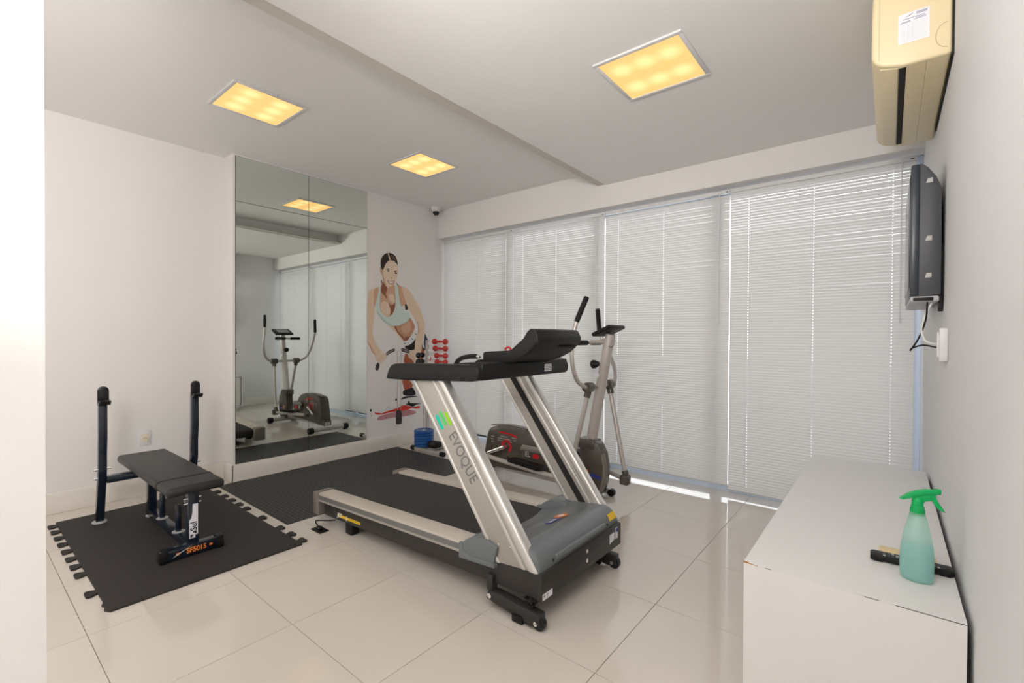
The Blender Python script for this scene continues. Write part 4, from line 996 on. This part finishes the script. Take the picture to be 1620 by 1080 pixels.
mb = MB().tube(smooth_path([(-2.36, 2.27, 1.095), (-2.335, 2.27, 1.128), (-2.28, 2.26, 1.152), (-2.20, 2.25, 1.165), (-2.135, 2.25, 1.168)]), 0.016, 12)
mb.tube(smooth_path([(-2.30, 2.40, 1.10), (-2.335, 2.33, 1.098), (-2.36, 2.27, 1.095)]), 0.016, 12)
hb = build('grip_handle', mb, foam_m, root)
build('metal_tip', MB().cyl((-2.137, 2.25, 1.168), (-2.105, 2.25, 1.166), 0.012, 12, bev=0.004), chrome_m, hb)

# floor power outlet and cord
root = thing('floor_socket', 'black floor power outlet with plug beside the treadmill rear', 'socket', (-2.94, 1.587, 0))
build('plate', MB().box(-3.0, -2.88, 1.553, 1.622, 0.0, 0.005, bevel=0.002), black_m, root)
build('plug', MB().box(-2.965, -2.92, 1.572, 1.60, 0.005, 0.026, bevel=0.006), blackg_m, root)
c = build('extension_cord', MB().tube(smooth_path([(-2.962, 1.588, 0.020), (-3.0, 1.592, 0.034), (-3.01, 1.60, 0.042), (-2.98, 1.62, 0.046), (-2.92, 1.645, 0.052), (-2.88, 1.664, 0.060)]), 0.0045, 8), black_m, None, loc=(-2.962, 1.588, 0.02))
tag(c, 'black power cord from the floor outlet up to the treadmill frame', 'cord')

# ------------------------------------------------------------------ elliptical trainer
EC = 3.31
root = thing('elliptical_trainer', 'bronze and silver elliptical trainer standing before the blinds', 'elliptical trainer', (-2.3, EC, 0))
shell = [(-2.985, 0.125), (-2.978, 0.21), (-2.945, 0.375), (-2.925, 0.425), (-2.89, 0.452), (-2.83, 0.466), (-2.72, 0.481), (-2.50, 0.472), (-2.42, 0.456), (-2.36, 0.415), (-2.30, 0.35), (-2.20, 0.24), (-2.16, 0.15), (-2.20, 0.105), (-2.90, 0.085)]
sh = build('flywheel_shell', MB().prism(shell, 'y', 3.245, 3.395, bevel=0.020, seg=3), bronze_m, root, smooth=50)
build('shell_band', MB().prism([(-2.93, 0.465), (-2.72, 0.489), (-2.49, 0.479), (-2.41, 0.462), (-2.34, 0.408), (-2.345, 0.402), (-2.415, 0.454), (-2.49, 0.471), (-2.72, 0.481), (-2.92, 0.457)], 'y', 3.29, 3.35, bevel=0.002), mat('bronze_light', (0.20, 0.17, 0.14), 0.3, noise=0.05), sh)
pl = build('raised_panel', MB().prism([(-2.50, 0.245), (-2.495, 0.30), (-2.515, 0.318), (-2.485, 0.353), (-2.27, 0.353), (-2.258, 0.32), (-2.262, 0.235)], 'y', 3.215, 3.25, bevel=0.006), bronze_m, sh)
build('panel_top', MB().prism([(-2.512, 0.304), (-2.514, 0.320), (-2.485, 0.354), (-2.27, 0.354), (-2.256, 0.322), (-2.258, 0.302)], 'y', 3.2115, 3.216, bevel=0.001), mat('bronze_silver', (0.27, 0.245, 0.22), 0.3, metal=0.3, noise=0.04), pl)
lettering('EL', 0.058, basis((-2.435, 3.2145, 0.275), (1, 0, 0), (0, 0, 1)), lgrey_m, pl, bold=0.001)
build('red_mark', flat(basis((-2.345, 3.2145, 0.272), (1, 0, 0), (0, 0, 1)), [(-0.036, -0.016), (0.0, -0.022), (0.03, -0.016), (0.034, 0.012), (0.006, 0.022), (-0.034, 0.012)], 0.0008), redp_m, pl, smooth=0)
Mshell = basis((-2.70, 3.2445, 0.30), (1, 0, 0), (0, 0, 1))
ringp = []
for t in range(25): a = math.radians(-60 + 270 * t / 24); ringp.append((0.062 * math.cos(a), 0.062 * math.sin(a)))
for t in range(24, -1, -1): a = math.radians(-60 + 270 * t / 24); ringp.append((0.036 * math.cos(a), 0.036 * math.sin(a)))
build('red_ring', flat(Mshell, ringp, 0.0008), redp_m, sh, smooth=0)
build('red_swash', flat(Mshell, [(-0.10, 0.128), (-0.03, 0.128), (0.10, 0.118), (0.13, 0.10), (0.11, 0.092), (0.02, 0.110), (-0.08, 0.112)], 0.0008), redp_m, sh, smooth=0)
mb = MB()
for (cx, cz, w) in ((-0.165, 0.070, 0.04), (-0.17, 0.045, 0.036), (-0.17, 0.022, 0.028), (-0.03, 0.085, 0.09), (-0.03, 0.064, 0.15), (-0.02, 0.044, 0.17), (0.09, 0.085, 0.055), (0.10, 0.064, 0.03)):
    m2 = flat(Mshell, rect(w, 0.005, cx, cz), 0.0008); mb.add(m2.v, m2.f)
build('printed_lines', mb, lgrey_m, sh, smooth=0)
build('main_beam', MB().prism([(-3.06, 0.070), (-1.90, 0.060), (-1.90, 0.110), (-3.06, 0.120)], 'y', EC - 0.03, EC + 0.03, bevel=0.004), elsilver_m, root)
for (x, nm) in ((-3.075, 'rear_stabilizer'), (-1.885, 'front_stabilizer')):
    ye = 3.55 if nm.startswith('rear') else 3.45
    sb = build(nm, MB().tube([(x, 3.06, 0.045), (x, ye, 0.045)], 0.030, 18), elsilver_m, root)
    for (a, b) in ((3.02, 3.09), (ye - 0.03, ye + (0.04 if ye > 3.5 else 0.012))):
        build('end_cap', MB().cyl((x, a, 0.042), (x, b, 0.042), 0.041, 18, bev=0.010), black_m, sb)
    if nm.startswith('front'):
        build('wheel_bracket', MB().prism([(-1.88, 0.03), (-1.78, 0.012), (-1.75, 0.02), (-1.76, 0.055), (-1.86, 0.075)], 'y', 3.44, 3.47, bevel=0.003), elsilver_m, sb)
        build('transport_wheel', MB().cyl((-1.752, 3.432, 0.029), (-1.752, 3.478, 0.029), 0.029, 18, bev=0.004), black_m, sb)
build('shell_foot', MB().box(-3.03, -2.86, 3.262, 3.378, 0.068, 0.15, bevel=0.012), bronze_m, sh)
# front cover
cov = [(-1.965, 0.475), (-1.96, 0.402), (-1.94, 0.40), (-1.950, 0.06), (-1.80, 0.022), (-1.755, 0.06), (-1.722, 0.16), (-1.715, 0.27), (-1.735, 0.38), (-1.775, 0.455), (-1.83, 0.485)]
cv = build('front_cover', MB().prism(cov, 'y', 3.258, 3.362, bevel=0.016, seg=3), bronze_m, root, smooth=50)
build('mast_collar', MB().box(-1.965, -1.80, 3.25, 3.37, 0.405, 0.482, bevel=0.014, seg=3), bronze_m, cv)
build('side_trim', MB().prism([(-1.752, 0.07), (-1.716, 0.17), (-1.709, 0.27), (-1.73, 0.385), (-1.745, 0.38), (-1.728, 0.27), (-1.735, 0.17), (-1.77, 0.07)], 'y', 3.256, 3.30, bevel=0.002), mat('bronze_light', (0.2, 0.17, 0.14)), cv)
Mcv = basis((-1.84, 3.2575, 0.21), (1, 0, 0), (0, 0, 1))
build('orange_mark', flat(Mcv, [(-0.07, 0.03), (-0.02, 0.03), (-0.015, 0.0), (-0.03, -0.045), (-0.04, -0.04), (-0.03, 0.0), (-0.034, 0.015), (-0.07, 0.015)], 0.0008), orange_m, cv, smooth=0)
build('blue_mark', flat(Mcv, [(0.0, 0.008), (0.095, -0.004), (0.095, -0.03), (0.0, -0.018)], 0.0008), bluep_m, cv, smooth=0)
# mast
mtop = Vector((-1.700, EC, 1.325)); mbot = Vector((-1.862, EC, 0.46))
ms = build('mast', MB().tube([mbot, mtop], [0.043, 0.040], 20), elsilver_m, root)
build('mast_label', MB().box(-1.812, -1.772, EC - 0.047, EC - 0.036, 0.985, 1.015), paper_m, ms, smooth=0)
build('tension_knob', MB().tube([(-1.80, EC, 1.087), (-1.835, EC, 1.083), (-1.855, EC, 1.081), (-1.862, EC, 1.080)], [0.018, 0.034, 0.034, 0.026], 18), black_m, ms)
build('pivot_bar', MB().tube([(-1.795, 3.12, 0.912), (-1.795, 3.50, 0.912)], 0.016, 14), elsilver_m, ms)
cs = build('console', MB().box(-0.085, 0.085, -0.135, 0.135, -0.016, 0.016, bevel=0.013, seg=3, M=Matrix.Translation((-1.715, EC, 1.350)) @ Matrix.Rotation(math.radians(-24), 4, 'Y')), black_m, root)
build('display', MB().box(-0.05, 0.05, -0.085, 0.085, 0.0155, 0.0175, M=Matrix.Translation((-1.715, EC, 1.350)) @ Matrix.Rotation(math.radians(-24), 4, 'Y')), mat('lcd_grey', (0.30, 0.33, 0.32), 0.2, noise=0.02), cs, smooth=0)
build('sensor_wire', MB().tube(smooth_path([(-1.66, EC - 0.03, 1.345), (-1.635, EC - 0.05, 1.30), (-1.64, EC - 0.05, 1.245), (-1.665, EC - 0.05, 1.222), (-1.695, EC - 0.042, 1.232)]), 0.0018, 6), black_m, cs)
gb = build('pulse_bar', MB().tube(smooth_path([(-1.72, EC, 1.262), (-1.80, EC, 1.262), (-1.885, EC, 1.255)]), 0.017, 12).tube([(-1.885, 3.14, 1.254), (-1.885, 3.48, 1.254)], 0.014, 12), elsilver_m, root)
for (a, b) in ((3.125, 3.275), (3.345, 3.495)):
    build('grip', MB().cyl((-1.888, a, 1.255), (-1.888, b, 1.255), 0.021, 14, bev=0.006), foam_m, gb)
# swing arms
near = [(-1.797, 3.150, 0.914), (-1.80, 3.09, 0.922), (-1.822, 3.025, 0.968), (-1.838, 2.988, 1.06), (-1.845, 2.976, 1.17), (-1.842, 2.986, 1.30), (-1.822, 3.003, 1.415)]
far = [(-1.793, 3.486, 0.908), (-1.796, 3.55, 0.915), (-1.812, 3.625, 0.955), (-1.845, 3.672, 1.04), (-1.895, 3.685, 1.14), (-1.955, 3.685, 1.25), (-1.998, 3.684, 1.35)]
for (pts, top, lo, yy) in ((near, (-1.752, 3.034, 1.602), (-1.950, 3.105, 0.185), 3.150), (far, (-2.012, 3.672, 1.552), (-1.622, 3.440, 0.185), 3.486)):
    ar = build('swing_arm', MB().tube(smooth_path(pts, 6), 0.0165, 14), elsilver_m, root)
    build('hand_grip', MB().tube([pts[-1], Vector(pts[-1]).lerp(Vector(top), 0.02), Vector(pts[-1]).lerp(Vector(top), 0.96), top], [0.0195, 0.0205, 0.0205, 0.014], 16), foam_m, ar)
    lx = pts[0][0]; yl = lo[1]
    build('pivot_joint', MB().cyl((lx, yy - 0.045, 0.912), (lx, yy + 0.045, 0.912), 0.040, 18, bev=0.010).tube([(lx, yy, 0.90), Vector((lx, yy, 0.90)).lerp(Vector(lo), 0.09)], 0.027, 14), bronze_m, ar)
    build('lower_arm', MB().tube([(lx, yy, 0.89), lo], 0.0185, 14), elsilver_m, ar)
    build('lower_joint', MB().box(lo[0] - 0.036, lo[0] + 0.036, lo[1] - 0.045, lo[1] + 0.030, 0.128, 0.205, bevel=0.012).tube([Vector(lo) + Vector((0, 0, 0.015)), Vector(lo).lerp(Vector((lx, yy, 0.89)), 0.07)], 0.026, 14), bronze_m, ar)
# pedals on swinging bars, cranks
cc = Vector((-2.70, EC, 0.300))
for (lo, ce, yy, px) in (((-1.950, 3.105, 0.165), (-2.875, 3.105, 0.225), 3.115, -2.375), ((-1.622, 3.440, 0.165), (-2.525, 3.475, 0.375), 3.47, -2.05)):
    bar = build('pedal_bar', MB().tube([lo, ce], 0.020, 12), elsilver_m, root)
    zc = lo[2] + (ce[2] - lo[2]) * (px - lo[0]) / (ce[0] - lo[0]); ang = math.atan2(ce[2] - lo[2], -(ce[0] - lo[0]))
    M = Matrix.Translation((px, yy, zc + 0.030)) @ Matrix.Rotation(ang, 4, 'Y')
    pd = build('pedal', MB().prism([(-0.185, -0.03), (-0.15, -0.065), (0.16, -0.07), (0.18, -0.04), (0.18, 0.05), (0.15, 0.075), (-0.16, 0.07), (-0.185, 0.04)], 'z', -0.006, 0.010, bevel=0.004, M=M), black_m, bar)
    build('pedal_rim', MB().prism([(-0.185, -0.03), (-0.15, -0.065), (0.16, -0.07), (0.18, -0.04), (0.17, -0.036), (0.155, -0.06), (-0.145, -0.055), (-0.175, -0.026)], 'z', 0.006, 0.030, M=M), black_m, pd, smooth=0)
    build('bar_end', MB().cyl((ce[0], ce[1] - 0.03, ce[2]), (ce[0], ce[1] + 0.03, ce[2]), 0.030, 16, bev=0.006), bronze_m, bar)
    sgn = -1 if yy < EC else 1
    build('crank', MB().tube([(cc.x, EC + sgn * 0.105, cc.z), (ce[0], EC + sgn * 0.125, ce[2])], [0.020, 0.015], 12).cyl((cc.x, EC + sgn * 0.075, cc.z), (cc.x, EC + sgn * 0.115, cc.z), 0.020, 14), chrome_m, root)

# ------------------------------------------------------------------ dumbbell rack in the corner
RXc, RYc = -4.262, 3.640
root = thing('dumbbell_rack', 'upright steel dumbbell rack in the corner behind the treadmill', 'weight rack', (RXc, RYc, 0))
build('post', MB().box(RXc - 0.017, RXc + 0.017, RYc - 0.015, RYc + 0.015, 0.05, 1.255, bevel=0.003), elsilver_m, root)
bs = build('base', MB().box(-4.215, -3.74, 3.385, 3.42, 0.010, 0.040, bevel=0.003).box(-4.02, -3.985, 3.41, 3.80, 0.010, 0.040, bevel=0.003).box(-4.30, -3.98, 3.62, 3.66, 0.010, 0.06, bevel=0.003), elsilver_m, root)
for (a, b) in ((-4.245, -4.185), (-3.76, -3.70)):
    build('foot_cap', MB().cyl((a, 3.402, 0.026), (b, 3.402, 0.026), 0.027, 14, bev=0.007), black_m, bs)
build('base_cover', MB().box(-4.03, -3.90, 3.44, 3.56, 0.045, 0.115, bevel=0.02), black_m, bs)
PX, PY = -4.150, 3.500
build('plate_rod', MB().cyl((PX, PY, 0.012), (PX, PY, 0.50), 0.0065, 12), chrome_m, root)
DB = [(1.239, 0.178, 0.0305), (1.160, 0.168, 0.0300), (1.079, 0.146, 0.0285), (1.008, 0.142, 0.0270)]
for (z, L, r) in DB:
    build('holder', MB().prism([(RXc + 0.01, z - 0.012), (-4.05, z - 0.020), (-3.92, z - 0.016), (-3.93, z - 0.050), (-4.02, z - 0.058), (RXc + 0.01, z - 0.04)], 'y', RYc - 0.004, RYc + 0.012, bevel=0.002), white_m, root)
for z in (1.075, 1.002):
    build('holder', MB().box(RXc - 0.09, RXc - 0.015, RYc - 0.004, RYc + 0.012, z - 0.060, z - 0.040, bevel=0.002), white_m, root)
build('printed_mark', flat(basis((RXc + 0.055, RYc - 0.006, 1.04), (1, 0, 0), (0, 0, 1)), [(-0.012, -0.03), (0.012, -0.03), (0.026, 0.0), (0.006, 0.03), (0.012, 0.0)], 0.0015), redp_m, root, smooth=0)
for (x, z) in ((-3.86, 0.725), (-3.78, 0.628), (-3.73, 0.528)):
    build('peg', MB().cyl((RXc + 0.01, RYc - 0.005, z), (x + 0.03, RYc - 0.03, z), 0.0115, 12, bev=0.003), black_m, root)
def dumbbell(label, c, L, r, m, rot):
    root = thing('dumbbell', label, 'dumbbell', (c[0], c[1], c[2] - r), 'small dumbbells on the corner rack')
    d = Vector((math.cos(rot), math.sin(rot), 0)); c = Vector(c); h = L / 2
    build('handle', MB().tube([c - d * (h - r * 0.6), c - d * (h - r * 1.6), c - d * 0.01, c + d * 0.01, c + d * (h - r * 1.6), c + d * (h - r * 0.6)], [r * 0.55, r * 0.42, r * 0.5, r * 0.5, r * 0.42, r * 0.55], 14), m, root)
    for s in (-1, 1): build('head', MB().sphere(c + d * (h - 0.002) * s, r * 1.12, 18, 12), m, root)
order = ['topmost red dumbbell on the corner rack', 'second red dumbbell from the top of the rack', 'third red dumbbell from the top of the rack', 'lowest red dumbbell on the rack, just above the treadmill arm rest']
for k, (z, L, r) in enumerate(DB):
    dumbbell(order[k], ((-3.990, -3.984, -3.972, -3.968)[k], 3.595, z), L, r, red_m, 0.04)
for k, z in enumerate((1.075, 1.002)):
    dumbbell(('upper', 'lower')[k] + ' black dumbbell seen end-on left of the rack post', (-4.325, 3.590, z), 0.12, 0.030, blackg_m, math.radians(118))
pl_lab = ['bottom', 'second from bottom', 'third from bottom', 'fourth from bottom', 'second from top', 'top']
for k in range(6):
    z0 = 0.041 + k * 0.0310; R = 0.112 + (0.002 if k % 2 else 0)
    root = thing('weight_plate', '%s blue weight plate of the stack at the rack base' % pl_lab[k], 'weight plate', (PX, PY, z0), 'blue weight plates stacked on the rack rod')
    build('disc', MB().lathe([(0.014, 0.004), (R * 0.55, 0.004), (R * 0.60, 0.003), (R * 0.78, 0.003), (R * 0.84, 0.0), (R - 0.007, 0.0), (R, 0.007), (R, 0.022), (R - 0.007, 0.0295), (R * 0.84, 0.0295), (R * 0.78, 0.0255), (R * 0.60, 0.0255), (R * 0.55, 0.0245), (0.014, 0.0245)], (PX, PY, z0), 40), blue_m, root)
    build('hub_ring', MB().lathe([(0.008, 0.002), (0.022, 0.002), (0.022, 0.0275), (0.008, 0.0275)], (PX, PY, z0), 20), chrome_m, root)
root = thing('training_disc', 'small orange and black disc hung on the corner rack', 'weight', (-3.93, 3.58, 0.68))
build('rim', MB().cyl((-3.935, 3.585, 0.735), (-3.905, 3.575, 0.735), 0.050, 24, bev=0.008), black_m, root)
build('face', MB().cyl((-3.942, 3.587, 0.735), (-3.936, 3.585, 0.735), 0.032, 20, bev=0.002), orange_m, root)

# ------------------------------------------------------------------ small repeated pieces: one object each
def split_islands(o, name):
    me = o.data; n = len(me.vertices); par = list(range(n))
    def find(a):
        while par[a] != a: par[a] = par[par[a]]; a = par[a]
        return a
    for e in me.edges:
        a, b = find(e.vertices[0]), find(e.vertices[1])
        if a != b: par[a] = b
    isl = {}
    for pg in me.polygons: isl.setdefault(find(pg.vertices[0]), []).append(pg)
    o.name = name
    if len(isl) < 2: return
    first = True
    for polys in isl.values():
        ids = sorted({v for pg in polys for v in pg.vertices}); mp = {v: i for i, v in enumerate(ids)}
        m2 = bpy.data.meshes.new(name)
        m2.from_pydata([me.vertices[v].co[:] for v in ids], [], [[mp[v] for v in pg.vertices] for pg in polys]); m2.update()
        finish(m2, 35); m2.materials.append(me.materials[0])
        if first: o.data = m2; first = False
        else:
            q = bpy.data.objects.new(name, m2); COL.objects.link(q); q.parent = o.parent; q.location = o.location
for o in list(scene.objects):
    if o.type != 'MESH': continue
    stem = o.name.split('.')[0]
    one = {'screws': 'screw', 'bolts': 'bolt', 'screw_holes': 'screw_hole', 'pin_holes': 'pin_hole', 'orange_marks': 'orange_mark', 'drop_bracket': 'drop_bracket',
           'axle_cap': 'axle_cap', 'ladder_cord': 'ladder_cord', 'printed_lines': 'printed_line'}.get(stem)
    if one: split_islands(o, one)
